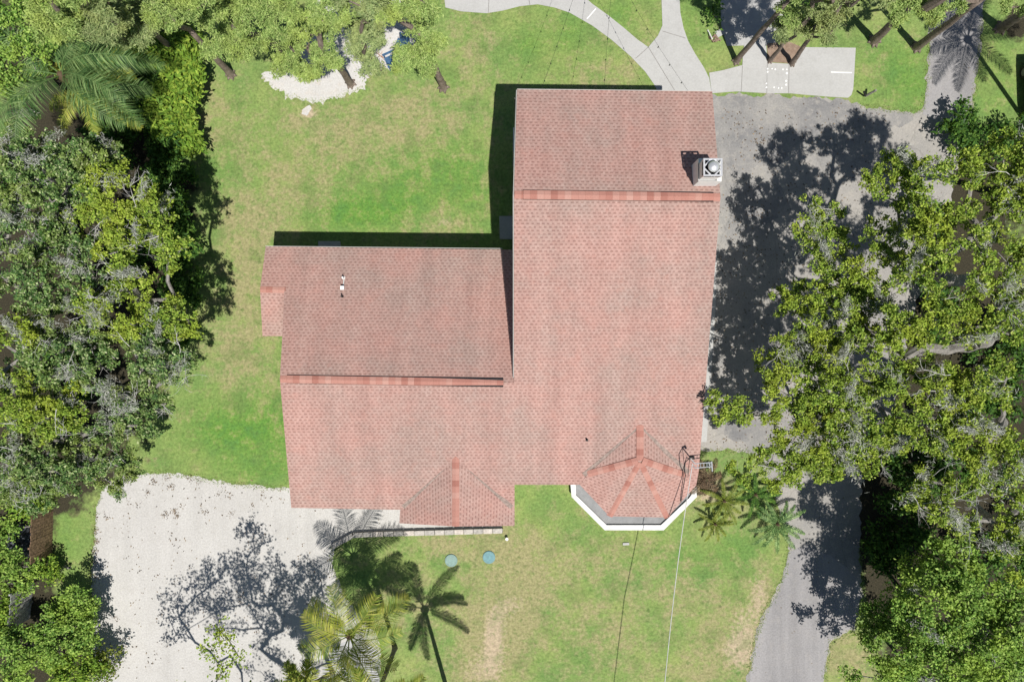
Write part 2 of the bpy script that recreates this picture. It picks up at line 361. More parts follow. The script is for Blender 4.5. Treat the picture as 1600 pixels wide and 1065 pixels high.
SOIL = [(1375,800,34,120,1.3),(1560,560,60,80,.6),(120,250,130,150,1.2),(120,450,150,150,1.3),(90,620,140,110,1.3),(60,740,100,60,1.1),(30,900,60,120,1.2),(60,1020,90,60,1.2),(200,110,90,90,1.2),(60,60,120,80,1.0),(250,330,50,80,.8),
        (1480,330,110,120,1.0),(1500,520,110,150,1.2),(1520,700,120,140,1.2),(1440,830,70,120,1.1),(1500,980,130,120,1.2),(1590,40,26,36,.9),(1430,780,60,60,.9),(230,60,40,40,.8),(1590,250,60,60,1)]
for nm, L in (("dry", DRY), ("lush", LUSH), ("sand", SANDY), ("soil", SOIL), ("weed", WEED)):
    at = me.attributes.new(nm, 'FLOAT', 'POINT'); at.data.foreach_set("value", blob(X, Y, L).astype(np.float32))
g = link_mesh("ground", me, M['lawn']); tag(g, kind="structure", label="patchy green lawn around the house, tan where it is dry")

def outline(pts, jit=0.0, step=.25, seed=1, closed=True, smooth=0):
    rr = random.Random(seed); out = []
    n = len(pts)
    for i in range(n):
        a = Vector(pts[i]); b = Vector(pts[(i + 1) % n]); L = (b - a).length; k = max(1, int(L / step)) if jit else 1
        nrm = Vector((-(b - a).y, (b - a).x)).normalized() if L > 0 else Vector((0, 0))
        ph = [rr.uniform(0, 6.28) for _ in range(4)]
        for j in range(k):
            t_ = j / k; q = a.lerp(b, t_)
            if jit and j: q += nrm * jit * (math.sin(q.x * 3.1 + ph[0]) * .4 + math.sin(q.y * 5.3 + q.x * 4 + ph[1]) * .3 + rr.uniform(-.45, .45))
            out.append((q.x, q.y))
    return out
def chaikin(pts, it=2):
    for _ in range(it):
        o = []
        for i in range(len(pts)):
            a, b = Vector(pts[i]), Vector(pts[(i + 1) % len(pts)]); o += [tuple(a * .75 + b * .25), tuple(a * .25 + b * .75)]
        pts = o
    return pts
def px2(lst, z=0): return [tuple(P(a, b, z).xy) for a, b in lst]
def sheet(name, pxs, z, mat, jit=0., smooth=0, seed=1, label=None, thick=0.03, step=.25):
    pts = px2(pxs)
    if smooth: pts = chaikin(pts, smooth)
    pts = outline(pts, jit, step, seed)
    mb = MB(); mb.prism(pts, z - thick - .02, z); o = mb.build(name, mat); tag(o, label=label, kind="structure"); return o

sheet("gravel_yard", [(140,1110),(148,1000),(143,900),(150,800),(160,765),(180,748),(220,740),(262,738),(300,744),(330,750),(380,757),(470,764),(560,768),(640,775),(720,790),(784,800),(784,829),(650,832),(556,835),(522,853),(518,880),(536,930),(560,962),(585,985),(596,1020),(594,1060),(584,1110)], .006, M['gravel'], .10, 0, 3, "pale shell gravel yard at the lower left corner of the house", step=.12)
sheet("parking_area", [(1060,147),(1110,147),(1240,150),(1325,156),(1345,164),(1380,170),(1415,174),(1440,172),(1447,140),(1452,60),(1458,-40),(1545,-40),(1536,40),(1528,110),(1516,190),(1500,240),(1480,330),(1440,420),(1420,520),(1400,640),(1360,700),(1345,760),(1343,850),(1350,930),(1336,985),(1300,1000),(1288,1060),(1285,1120),(1160,1120),(1170,1050),(1180,1000),(1192,960),(1212,925),(1228,890),(1232,850),(1222,810),(1205,760),(1190,715),(1160,705),(1097,704),(1060,700)], .010, M['asphalt'], .20, 0, 5, "worn sandy asphalt parking area right of the house", step=.2)
M['asphalt_dark'] = paved('rough_asphalt', [(.32, (.185,.185,.19)), (.5, (.25,.245,.24)), (.68, (.31,.30,.285))], .5, 11, .4, (.37,.35,.32), .6, False, True)
sheet("parking_area", [(1111,149),(1240,152),(1322,158),(1345,167),(1400,174),(1428,176),(1420,196),(1380,204),(1340,196),(1310,214),(1270,210),(1238,232),(1215,262),(1180,258),(1160,282),(1138,262),(1122,230),(1114,190)], .013, M['asphalt_dark'], .16, 1, 31, "darker rough asphalt between slab and chimney", step=.15)
sheet("parking_area", [(1150,300),(1180,288),(1215,284),(1232,300),(1222,330),(1200,372),(1160,380),(1146,340)], .013, M['asphalt_dark'], .18, 1, 32, "darker rough asphalt patch right of the chimney", step=.15)
sheet("parking_area", [(1134,655),(1178,652),(1200,660),(1196,688),(1150,690),(1132,680)], .013, M['asphalt_dark'], .06, 0, 33, "small grey asphalt patch near the lower roof corner", step=.2)
sheet("driveway", [(1442,178),(1449,130),(1454,60),(1460,-40),(1542,-40),(1533,40),(1525,110),(1512,190),(1470,196)], .014, M['drive'], .03, 0, 6, "grey asphalt drive running to the top edge")
sheet("driveway", [(1232,862),(1262,850),(1300,868),(1338,900),(1345,930),(1334,978),(1298,998),(1286,1060),(1283,1118),(1166,1118),(1172,1060),(1182,1004),(1196,960),(1216,925)], .014, M['drive'], .06, 0, 8, "grey asphalt drive running to the bottom edge")
sheet("side_strip", [(1040,350),(1121,352),(1118,480),(1110,600),(1104,690),(1040,690)], .022, M['concrete'], .0, 0, 1, "narrow pale concrete strip along the right wall")
# paths
path = [(690,-40),(694,-5),(696,12),(720,18),(760,21),(785,17),(812,10),(840,7),(866,12),(890,20),(925,40),(955,62),(985,88),(1008,112),(1022,132),(1032,152),(1060,160),(1110,160),(1112,146),(1108,122),(1100,106),(1086,84),(1075,64),(1068,44),(1063,20),(1060,-40),(1032,-40),(1034,10),(1035,40),(1028,56),(1013,74),(996,62),(975,44),(950,24),(925,6),(905,-12),(880,-40)]
sheet("path", path, .020, M['concrete'], 0, 0, 2, "curving pale concrete footpath above the house", .04)
sheet("patio", [(1108,114),(1130,110),(1160,102),(1161,78),(1164,68),(1197,70),(1199,98),(1232,100),(1241,96),(1246,84),(1252,74),(1337,75),(1335,110),(1333,140),(1330,149),(1325,153),(1290,151),(1255,148),(1235,146),(1200,146),(1150,143),(1112,146)], .024, M['concrete'], 0, 0, 4, "pale concrete slab beside the cypress trunks", .05)
sheet("garden_pad", [(1124,-40),(1230,-40),(1222,70),(1136,72),(1127,40)], .018, M['concrete_old'], 0, 0, 9, "tree shaded concrete pad at the top edge")
sheet("mulch_bed", [(1199,68),(1230,64),(1251,73),(1243,92),(1233,99),(1199,97)], .021, M['mulch'], .02, 0, 9, "brown mulch bed between two cypress trunks")
sheet("sand_patch", [(408,116),(418,112),(440,112),(470,118),(470,60),(520,-40),(640,-40),(655,40),(640,90),(634,105),(600,112),(575,118),(572,132),(560,142),(540,148),(520,155),(495,161),(470,156),(445,148),(425,138),(412,128)], .008, M['sand'], .26, 0, 10, "white sand patch under the cypress trees", step=.1)
sheet("sand_patch", [(474,170),(484,164),(487,170),(479,181),(471,178)], .008, M['sand'], .05, 0, 10, "small spill of white sand on the lawn", step=.1)
sheet("sand_patch", [(505,1020),(540,1000),(575,995),(592,1015),(594,1050),(590,1100),(500,1100)], .012, plain('grey_slab', (.40,.405,.41), .8, .08, 2), .05, 1, 12, "smooth grey slab below the yellowed palm")
# joints cut in the concrete
mb = MB()
def joint(x0, y0, x1, y1, wdt=.035, z=.028):
    a, b = P(x0, y0), P(x1, y1); c = (a + b) / 2; d = b - a
    mb.box((c.x, c.y, z), (d.length, wdt, .003), math.atan2(d.y, d.x))
for q in ((764,0,763,20),(1035,49,1071,60),(1013,74,1058,148),(993,92,1013,74),(1160,103,1158,144),(1199,98,1198,146),(1233,100,1232,146),(826,-2,828,8)): joint(*q)
o = mb.build("path_joints", plain('joint_dark', (.27,.26,.25))); tag(o, kind="structure", label="thin dark joints in the concrete path")
mb = MB()
for q in ((917,30,931,14),(1298,113,1331,114)): joint(*q, wdt=.06)
o = mb.build("path_joints", M['white']); tag(o, kind="structure", label="pale filled joints in the concrete")

# ------------------------------------------------------------------ house
house = empty("house", P(800, 480), "two joined wings under red shingle gable roofs with a white chimney", "house")
S_ = .2855
def zS(x, y): return 4.85 - (-(y + 1.907)) * S_            # big southern slope
def zN2(x, y): return 4.85 - (y + 1.907) * S_              # left wing, northern slope
pS = lambda a, b: onplane(a, b, zS)
pN = lambda a, b: onplane(a, b, zN2)
def roof_face(mb, pts, thick=.16, mi_top=0, mi_side=1, lift=0.0):
    pts = [Vector(p) + Vector((0, 0, lift)) for p in pts]
    n = Vector((0, 0, 0))
    for i in range(len(pts)):
        a, b = pts[i], pts[(i + 1) % len(pts)]
        n += Vector(((a.y - b.y) * (a.z + b.z), (a.z - b.z) * (a.x + b.x), (a.x - b.x) * (a.y + b.y)))
    if n.z < 0: pts = pts[::-1]; n = -n
    n.normalize(); d = Vector((n.x, n.y)); L = d.length
    d = d / L if L > 1e-5 else Vector((0, -1)); pr = Vector((-d.y, d.x)); ks = 1 / n.z
    uv = lambda p: (p.x * pr.x + p.y * pr.y, -(p.x * d.x + p.y * d.y) * ks)
    for t_ in tessellate_polygon([pts]):
        q = [pts[i] for i in t_]
        if (q[1] - q[0]).cross(q[2] - q[0]).z < 0: q = [q[0], q[2], q[1]]
        mb.face(q, mi_top, [uv(p) for p in q])
        mb.face([p - Vector((0, 0, thick)) for p in q[::-1]], mi_side)
    for i in range(len(pts)):
        a, b = pts[i], pts[(i + 1) % len(pts)]; dz = Vector((0, 0, thick))
        mb.face([a - dz, b - dz, b, a], mi_side)
RM = [M['shingle'], M['fascia']]
def dual(name, polys, **kw):
    mb = MB()
    for p in polys: roof_face(mb, p, **kw)
    return mb.build(name, RM, house)
rl, rr_ = pS(803, 304), pS(1126, 308)         # right wing ridge
ll, lr = pS(437, 592), pS(803, 598)           # left wing ridge
main = dual("roof", [[ll, lr, rl, rr_, pS(1106, 560), pS(1092, 735), pS(1088, 757), pS(804, 757), pS(804, 799), pS(455, 793)]])
dual("roof", [[rl, rr_, P(1113, 143, 5.84), P(808, 140, 5.84)]])
dual("roof", [[ll, lr, pN(803, 390), pN(415, 385), pN(406, 452), pN(444, 453), pN(441, 525)]])
zc = pN(406, 452).z
dual("roof", [[pN(406, 452), pN(446, 453), P(443, 525, 2.93), P(410, 525, 2.93)]], lift=-.004)
# porch gable
g0 = pS(712, 716); gz = g0.z
g1 = P(712, 822, gz)
dual("roof", [[g0, g1, P(624, 817, 2.82), P(625, 797, 2.86)], [g0, g1, P(804, 821, 2.82), P(804, 799, 2.86)]], lift=.01)
# bay roof
b0 = pS(1000, 667); bz = b0.z; ap = P(1000, 719, bz)
Lh, Rh = pS(918, 740), pS(1070, 742)
E1, E2, E3, E4 = P(906, 757, 3.26), P(952, 806, 2.86), P(1043, 808, 2.86), P(1088, 757, 3.27)
UP = Vector((0, 0, .02))
dual("bay_roof", [[b0, ap, Lh + UP], [ap, Lh + UP, E1 + UP, E2], [ap, E2, E3], [ap, E3, E4 + UP, Rh + UP], [b0, ap, Rh + UP]], thick=.12, lift=.02)
# ridge caps
VEDGE_SHADE = plain('vent_edge_shade', (.16,.08,.065))  # dark brown cap sides, part of the painted shadow line
def strip(name, a, b, wd, lift, mat, parent=house, drop=.0, th=.03, normals=None, taper=False):
    a, b = Vector(a), Vector(b); d = (b - a); L = d.length; t_ = d.normalized(); s = t_.cross(Vector((0, 0, 1))).normalized()
    mb = MB(); U = Vector((0, 0, lift)); D = Vector((0, 0, drop)); T = Vector((0, 0, th))
    ca, cb = a + U, b + U
    for sg in (-1, 1):
        ea, eb = a + s * sg * wd / 2 + U - D, b + s * sg * wd / 2 + U - D
        f = [ca, cb, eb, ea] if sg > 0 else [cb, ca, ea, eb]
        uvs = [(0, 0), (L, 0), (L, .2), (0, .2)] if sg > 0 else [(L, 0), (0, 0), (0, .2), (L, .2)]
        n = (f[1] - f[0]).cross(f[2] - f[0])
        if n.z < 0: f = f[::-1]; uvs = uvs[::-1]
        mb.face(f, 0, uvs)
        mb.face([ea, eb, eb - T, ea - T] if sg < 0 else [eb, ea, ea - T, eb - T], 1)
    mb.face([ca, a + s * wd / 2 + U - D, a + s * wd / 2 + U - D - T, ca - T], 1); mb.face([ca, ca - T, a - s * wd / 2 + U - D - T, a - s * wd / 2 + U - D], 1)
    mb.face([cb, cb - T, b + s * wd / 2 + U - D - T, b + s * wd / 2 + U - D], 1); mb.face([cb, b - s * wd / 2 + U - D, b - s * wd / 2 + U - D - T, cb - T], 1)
    if name == "ridge_vent":
        cc = (a + b) / 2; mb.box((cc.x, cc.y, cc.z - .005), (L, wd + .035, .03), math.atan2(d.y, d.x), 2)  # dark underlayer wider than the vent paints a shadow line along both edges
    return mb.build(name, [mat, VEDGE_SHADE, M['dark']], parent)
def lerp(a, b, t_): return Vector(a).lerp(Vector(b), t_)
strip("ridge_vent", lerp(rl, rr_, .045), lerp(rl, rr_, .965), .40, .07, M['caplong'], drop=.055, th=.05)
strip("ridge_cap", lerp(rl, rr_, .003), lerp(rl, rr_, .045), .36, .02, M['caplong'], drop=.05, th=.02)
strip("ridge_cap", lerp(rl, rr_, .965), lerp(rl, rr_, .998), .36, .02, M['caplong'], drop=.05, th=.02)
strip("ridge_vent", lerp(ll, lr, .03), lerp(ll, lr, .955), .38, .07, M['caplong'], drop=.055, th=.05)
strip("ridge_cap", lerp(ll, lr, .002), lerp(ll, lr, .03), .34, .02, M['caplong'], drop=.05, th=.02)
strip("ridge_cap", pN(406, 452) + Vector((0.01, 0, 0)), pN(446, 453), .32, .025, M['caplong'], drop=.045, th=.02)
strip("ridge_cap", g0 + Vector((0, .1, 0)), g1, .36, .04, M['cap'], drop=.055, th=.02)
strip("ridge_cap", b0 + Vector((0, .12, 0)), ap, .36, .055, M['cap'], drop=.04, th=.02)
strip("hip_cap", ap + Vector((-.12, 0, .01)), Lh + UP, .34, .055, M['cap'], drop=.035, th=.02)
strip("hip_cap", ap + Vector((.12, 0, .01)), Rh + UP, .34, .055, M['cap'], drop=.035, th=.02)
strip("hip_cap", lerp(ap, E2, .03), E2, .33, .06, M['cap'], drop=.05, th=.02)
strip("hip_cap", lerp(ap, E3, .03), E3, .33, .06, M['cap'], drop=.05, th=.02)
# valley strips painted weathered and shaded where the small gables meet the big slope
VAL = plain('valley_shingle', (.30,.235,.205), .85, .22, 9)
def valley(a, b, wd=.22):
    a, b = Vector(a), Vector(b); d = (b - a).normalized(); s_ = d.cross(Vector((0, 0, 1))).normalized(); k = 8; mb = MB(); rr = random.Random(2)
    P0 = [a.lerp(b, i / k) for i in range(k + 1)]; E = []
    for p in P0:
        q1, q2 = p + s_ * wd * rr.uniform(.35, .6), p - s_ * wd * rr.uniform(.35, .6)
        E.append([Vector((q.x, q.y, zS(q.x, q.y) + .012)) for q in (q1, q2)])
    for (u, v), (x, y) in zip(E, E[1:]): mb.face([v, y, x, u])
    mb.build("valley", VAL, house)
valley(pS(712, 722), pS(630, 792)); valley(pS(712, 722), pS(800, 792)); valley(pS(998, 670), pS(912, 742)); valley(pS(1002, 670), pS(1076, 738))
# walls
XW, XM, XE = ll.x + .3, .12, 9.2
def wall_poly(mb, ptsz, thick=0):
    """ptsz: list of (x, y, ztop) around the footprint"""
    for i in range(len(ptsz)):
        a, b = ptsz[i], ptsz[(i + 1) % len(ptsz)]
        mb.face([(a[0], a[1], -.02), (b[0], b[1], -.02), (b[0], b[1], b[2]), (a[0], a[1], a[2])])
mb = MB(); tk = .18
def ztop_r(y): yr = rl.y; return (zS(0, y) if y < yr else rl.z - (y - yr) * (rl.z - 5.84) / (11.87 - yr)) - tk
def ztop_l(y): return (zS(0, y) if y < -1.907 else zN2(0, y)) - tk
ws = -7.0
wall_poly(mb, [(XM, ws, ztop_r(ws)), (XE, ws, ztop_r(ws)), (XE, rl.y, ztop_r(rl.y)), (XE, 11.5, ztop_r(11.5)), (XM, 11.5, ztop_r(11.5)), (XM, rl.y, ztop_r(rl.y))])
wall_poly(mb, [(XW, -8.3, ztop_l(-8.3)), (XM - .003, -8.3, ztop_l(-8.3)), (XM - .003, -1.907, ztop_l(-1.907)), (XM - .003, 4.5, ztop_l(4.5)), (XW, 4.5, ztop_l(4.5)), (XW, -1.907, ztop_l(-1.907))])
xe = P(408, 452, 3.5).x + .3
wall_poly(mb, [(xe, .7, 2.75), (XW + .003, .7, 2.75), (XW + .003, 2.6, 3.35), (XW + .003, 4.45, 2.72), (xe, 4.45, 2.72), (xe, 2.6, 3.35)])
mb.build("wall", M['stucco'], house)
# fascia gutters on the eaves of the north side
mb = MB(); a, b = P(808, 140, 5.84), P(1113, 143, 5.84); mb.box(((a.x + b.x) / 2, (a.y + b.y) / 2 + .012, 5.78), ((b - a).length, .02, .2), math.atan2(b.y - a.y, b.x - a.x))
mb.build("fascia_board", M['fascia'], house)
mb = MB(); a, b = pN(415, 385), pN(785, 388.5); mb.box(((a.x + b.x) / 2, (a.y + b.y) / 2 + .012, a.z - .06), ((b - a).length, .02, .2), math.atan2(b.y - a.y, b.x - a.x))
mb.build("fascia_board", M['fascia'], house)
mb = MB(); a, b = P(808, 140, 5.84), rl; mb.tube([a + Vector((-.03, 0, -.05)), b + Vector((-.03, 0, -.05)), pS(803, 590) + Vector((-.03, 0, -.05))], .018, 4)
mb.build("fascia_board", M['fascia'], house)
def window(c, wd, ht, face):   # face: outward direction 'n','s','e','w'
    dx = {'n': (0, 1), 's': (0, -1), 'e': (1, 0), 'w': (-1, 0)}[face]
    mb = MB(); al = abs(dx[0]) > 0
    s3 = lambda w_, t_, h_: (t_, w_, h_) if al else (w_, t_, h_)
    X0 = Vector(c) + Vector((dx[0], dx[1], 0)) * .03; side = Vector((0, 1, 0)) if al else Vector((1, 0, 0))
    for sg in (-1, 1):
        mb.box(X0 + side * sg * (wd / 2), s3(.08, .07, ht + .08)); mb.box(X0 + Vector((0, 0, sg * ht / 2)), s3(wd - .08, .066, .08))
    mb.box(X0, s3(.05, .06, ht - .08)); mb.box(X0 + Vector((0,0,.002)), s3(wd - .1, .05, .05))
    f = mb.build("window", M['white'], house)
    m2 = MB(); m2.box(X0 - Vector((dx[0], dx[1], 0)) * .012, s3(wd - .08, .03, ht - .08)); m2.build("pane", M['glass'], f)
for x in (1.5, 4.0, 6.5): window((x, 11.5, 1.4), 1.2, 1.2, 'n'); window((x + .4, 11.5, 4.2), 1.2, 1.2, 'n')
for x in (-9.5, -7.0, -2.2): window((x, 4.5, 1.5), 1.3, 1.1, 'n')
for y in (-4.5, -1.0, 6.0, 9.5): window((XE, y, 1.4), 1.3, 1.2, 'e')
for y in (3.5, 8.5): window((XE, y, 4.6), 1.1, 1.1, 'e')
for y in (7.0, 9.8): window((XM, y, 1.5), 1.1, 1.2, 'w'); window((XM, y, 4.3), 1.1, 1.0, 'w')
window((XW, -5.0, 1.4), 1.5, 1.2, 'w'); window((2.0, ws, 1.4), 1.4, 1.2, 's'); window((-10, -8.3, 1.4), 1.2, 1.2, 's'); window((-7.6, -8.3, 1.4), 1.2, 1.2, 's')
def door(c, face):
    dx = {'n': (0, 1), 's': (0, -1), 'e': (1, 0), 'w': (-1, 0)}[face]; al = abs(dx[0]) > 0
    s3 = lambda w_, t_, h_: (t_, w_, h_) if al else (w_, t_, h_)
    mb = MB(); X0 = Vector(c) + Vector((dx[0], dx[1], 0)) * .03; mb.box(X0, s3(.9, .06, 2.05)); side = Vector((0, 1, 0)) if al else Vector((1, 0, 0))
    for sg in (-1, 1): mb.box(X0 + side * sg * .5, s3(.09, .09, 2.1))
    d = mb.build("door", M['white'], house); h = MB(); h.tube([X0 + side * .36 + Vector((dx[0], dx[1], 0)) * .03, X0 + side * .36 + Vector((dx[0], dx[1], 0)) * .09], .03, 8); h.build("handle", M['metal'], d)
door((XM, 5.9, 1.05), 'w'); door((XE, 1.5, 1.05), 'e'); door((-10.2, 4.5, 1.05), 'n'); door((-3.3, -8.3, 1.05), 's'); door((8.3, 11.5, 1.05), 'n')
# steps at the back doors
for q, nm in (([(780,338),(806,338),(806,374),(781,374)], "step"), ([(498,377),(532,377),(534,392),(498,392)], "step")):
    mb = MB(); mb.prism(px2(q), -.01, .12); mb.build("door_step", M['concrete_old'], house, bevel=.01)
# porch gable posts
mb = MB()
for q in ((632, 812), (712, 816), (797, 815)):
    p = P(*q, 2.6); mb = MB(); mb.box((p.x, p.y + .15, 1.3), (.14, .14, 2.6)); mb.build("porch_post", M['white'], house)
mb = MB(); a, b, c_ = P(624, 817, 2.82), P(804, 821, 2.82), g1
mb.face([a + Vector((.1, .12, -.17)), b + Vector((-.1, .12, -.17)), c_ + Vector((0, .12, -.17))]); mb.face([a + Vector((.1, .16, -.17)), c_ + Vector((0, .16, -.17)), b + Vector((-.1, .16, -.17))])
mb.build("gable_end", M['stucco'], house)
# bay porch: floor, knee wall with broad white cap, posts
PZ = .50
outer = px2([(891,750),(893,776),(945,828),(1037,828),(1083,782),(1089,776),(1089,745)], PZ)
inner = px2([(899,750),(900,773),(948,820),(1033,820),(1077,778),(1081,772),(1081,745)], PZ)
mb = MB(); mb.prism(outer + inner[::-1], PZ - .08, PZ); mb.build("railing_cap", plain('worn_white', (.70,.70,.69), .6, .12, 2.5), house)
def inset(o, i, t_): return [(a[0] * (1 - t_) + b[0] * t_, a[1] * (1 - t_) + b[1] * t_) for a, b in zip(o, i)]
mb = MB(); mb.prism(inset(outer, inner, .2) + inset(outer, inner, .8)[::-1], 0, PZ - .08); mb.build("porch_wall", M['stucco'], house)
mb = MB(); mb.prism(inset(outer, inner, .85), -.01, PZ - .12); mb.build("porch_floor", M['porch'], house)
for q in (E1, E2, E3, E4):
    c_ = q.lerp(ap, .12); mb = MB(); mb.box((c_.x, c_.y, PZ * .5 + (q.z - .1) * .5), (.12, .12, q.z - .1 - PZ + .2)); mb.build("porch_post", M['white'], house)
# chimney
ch = MB()
sw, se = P(1084, 290, 7.2), P(1119, 290, 7.2)
cx0, cx1 = sw.x, se.x; cy0 = sw.y; cy1 = cy0 + 1.02
tx0, tx1 = P(1098, 276, 8.75).x, P(1127, 276, 8.75).x; ty0, ty1 = P(1098, 276, 8.75).y, P(1098, 249, 8.75).y
ch.box(((cx0 + cx1) / 2, (cy0 + cy1) / 2, 7.25), (cx1 - cx0, cy1 - cy0, 1.5))
A = [(cx0,cy0,8.0),(cx1,cy0,8.0),(cx1,cy1,8.0),(cx0,cy1,8.0)]; B = [(tx0-.02,ty0-.02,8.12),(tx1,ty0-.02,8.12),(tx1,ty1,8.12),(tx0-.02,ty1,8.12)]
for i in range(4): j = (i + 1) % 4; ch.face([A[i], A[j], B[j], B[i]])
ch.box(((tx0 + tx1) / 2, (ty0 + ty1) / 2, 8.36), (tx1 - tx0 - .04, ty1 - ty0 - .04, .5))
chim = ch.build("chimney", M['white'], house)
# metal shroud: open frame around a round flue cap
zt = 8.9; cxm, cym = (tx0 + tx1) / 2, (ty0 + ty1) / 2; hw, hh = (tx1 - tx0) / 2 + .01, (ty1 - ty0) / 2 + .01
mb = MB()
for sx in (-1, 1):
    mb.box((cxm + sx * (hw - .035), cym, zt - .02), (.07, hh * 2, .04)); mb.box((cxm, cym + sx * (hh - .035), zt - .022), (hw * 2 - .14, .07, .04))
    for sy in (-1, 1): mb.box((cxm + sx * (hw - .04), cym + sy * (hh - .04), 8.75), (.05, .05, .28))
for sx, sy in ((-1, -1), (1, 1), (1, -1), (-1, 1)):
    mb.box((cxm + sx * hw * .52, cym + sy * hh * .52, zt - .03), (.06, .5, .03), R(45) * (1 if sx * sy > 0 else -1))
mb.build("chimney_shroud", M['metal'], chim)
mb = MB(); mb.tube([(cxm, cym, 8.55), (cxm, cym, 8.98)], .16, 20); mb.build("flue_pipe", M['dark'], chim)
mb = MB(); mb.box((cxm, cym, 8.612), (hw * 2 - .06, hh * 2 - .06, .01)); mb.build("chimney_top", M['dark'], chim)
mb = MB(); mb.tube([(cxm, cym, 9.0), (cxm, cym, 9.03), (cxm, cym, 9.08), (cxm, cym, 9.12), (cxm, cym, 9.14)], [.24, .24, .19, .10, .02], 28, cap=True); mb.build("flue_cap", M['metal'], chim, smooth=True)
# roof vents
def roofpipe(px, py, r, h, mat, nm="vent_pipe", f=pN, sides=12):
    p = f(px, py); mb = MB(); mb.tube([p - Vector((0, 0, .05)), p + Vector((0, 0, h)), ], r, sides)
    mb.box(p + Vector((0, 0, .01)), (r * 3.2, r * 3.2, .02), 0, 0, math.atan(.2855) * (-1 if f is pN else 1)); mb.build(nm, mat, house)
roofpipe(537, 434, .045, .28, M['white']); roofpipe(535, 463, .035, .30, M['pipe_dark']); roofpipe(917, 687, .04, .25, M['pipe_dark'], f=pS)
p = pN(536, 450); mb = MB(); mb.box(p + Vector((0, 0, .12)), (.15, .17, .14)); mb.box(p + Vector((0, 0, .2)), (.18, .20, .03)); mb.build("roof_vent", M['white'], house)
p = pN(537, 441); mb = MB(); mb.box(p + Vector((0, 0, .02)), (.06, .42, .012), 0, 0, -math.atan(.2855)); mb.build("vent_flashing", M['fascia'], house)
# electric service mast with antenna frame
mast = empty("service_mast", P(1083, 722, 3.4), "thin grey service mast and antenna frame at the lower right roof corner", "mast")
mp = pS(1083, 722); mb = MB()
top = P(1078, 714, 4.7)
mb.tube([mp - Vector((0, 0, .3)), Vector((mp.x, mp.y, 4.0)), top], .03, 8); mb.build("pole", M['metal'], mast)
mb = MB(); mb.tube([top, top + Vector((.12, .05, .08)), top + Vector((.2, -.08, 0))], [.06, .08, .05], 8); mb.build("weather_head", M['pipe_dark'], mast)
mb = MB(); a = P(1086, 724, 4.4); b = P(1112, 722, 4.5); c2 = P(1113, 736, 4.4)
mb.tube([a, b], .025, 6); mb.tube([a + Vector((0, -.22, 0)), b + Vector((0, -.2, 0))], .025, 6); mb.tube([b + Vector((0, .05, 0)), c2], .03, 6); mb.tube([b + Vector((-.14, .02, 0)), c2 + Vector((-.12, .15, 0))], .02, 6)
for k in range(5): q = a.lerp(b, .15 + k * .19); mb.tube([q, q + Vector((0, -.22, 0))], .014, 5)
mb.tube([P(1078, 714, 4.3), a], .022, 6); mb.tube([P(1081, 724, 4.3), a + Vector((0, -.2, 0))], .022, 6)
mb.build("antenna_frame", plain('grey_tube', (.42,.45,.48), .5), mast)
mb = MB(); mb.tube([top, P(1071, 722, 4.5), P(1069, 735, 4.1), P(1071, 742, 3.8), P(1067, 765, 3.5), P(1064, 784, 3.2)], .022, 6)
mb.tube([top, P(1076, 730, 4.2), P(1075, 745, 3.8)], .015, 5); mb.build("drop_cable", M['pipe_dark'], mast)
mb = MB(); A0 = P(1082, 724, 4.35); A1 = P(1038, 1075, 5.4)
pts = [A0.lerp(A1, i / 24) - Vector((0, 0, .35 * math.sin(math.pi * i / 24))) for i in range(25)]
A2 = P(1030, 1300, 6.5); pts += [A1.lerp(A2, i / 6) for i in range(1, 7)]
mb.tube(pts, .020, 6); o = mb.build("power_line", M['cable']); tag(o, "pale overhead cable running from the roof corner to the bottom edge", "cable")

# ------------------------------------------------------------------ foliage tools
def leaf_mesh(name, C, D, Nn, Ln, Wd, mat, parent, fold=.18):
    """C centres, D leaf direction, Nn normal, Ln length, Wd width arrays -> one mesh of rhombic leaves"""
    n = len(C)
    D = D / np.linalg.norm(D, axis=1, keepdims=True)
    Sd = np.cross(D, Nn); Sd /= (np.linalg.norm(Sd, axis=1, keepdims=True) + 1e-9); U = np.cross(Sd, D)
    L = Ln[:, None]; W = Wd[:, None]
    v = np.empty((n, 4, 3), np.float32)
    v[:, 0] = C - D * L * .5; v[:, 2] = C + D * L * .5 - U * L * .06
    v[:, 1] = C + Sd * W * .5 + U * W * fold; v[:, 3] = C - Sd * W * .5 + U * W * fold
    me = bpy.data.meshes.new(name); me.vertices.add(4 * n); me.vertices.foreach_set("co", v.ravel())
    me.loops.add(4 * n); me.loops.foreach_set("vertex_index", np.arange(4 * n, dtype=np.int32))
    me.polygons.add(n); me.polygons.foreach_set("loop_start", np.arange(0, 4 * n, 4, dtype=np.int32))
    me.polygons.foreach_set("loop_total", np.full(n, 4, np.int32)); me.update(calc_edges=True)
    return link_mesh(name, me, mat, parent)
def rdir(rg, n, up=0.0):
    d = rg.normal(size=(n, 3)); d /= np.linalg.norm(d, axis=1, keepdims=True); d[:, 2] = np.abs(d[:, 2]) * up + d[:, 2] * (1 - up); return d
STY = {  # leaf length, width, per-clump count, clump radius, tufts per clump, tuft spread, flatness
    'oak':   dict(l=.12, w=.07, n=370, r=.56, tuft=9, sp=.09, flat=.6),
    'broad': dict(l=.155, w=.085, n=320, r=.60, tuft=13, sp=.13, flat=.6),
    'under': dict(l=.24, w=.11, n=170, r=.60, tuft=12, sp=.15, flat=.7),
    'hedge': dict(l=.30, w=.12, n=200, r=.50, tuft=14, sp=.15, flat=.8),
    'pine':  dict(l=.15, w=.036, n=800, r=.48, tuft=16, sp=.095, flat=.6),
}
THIN = 1.0
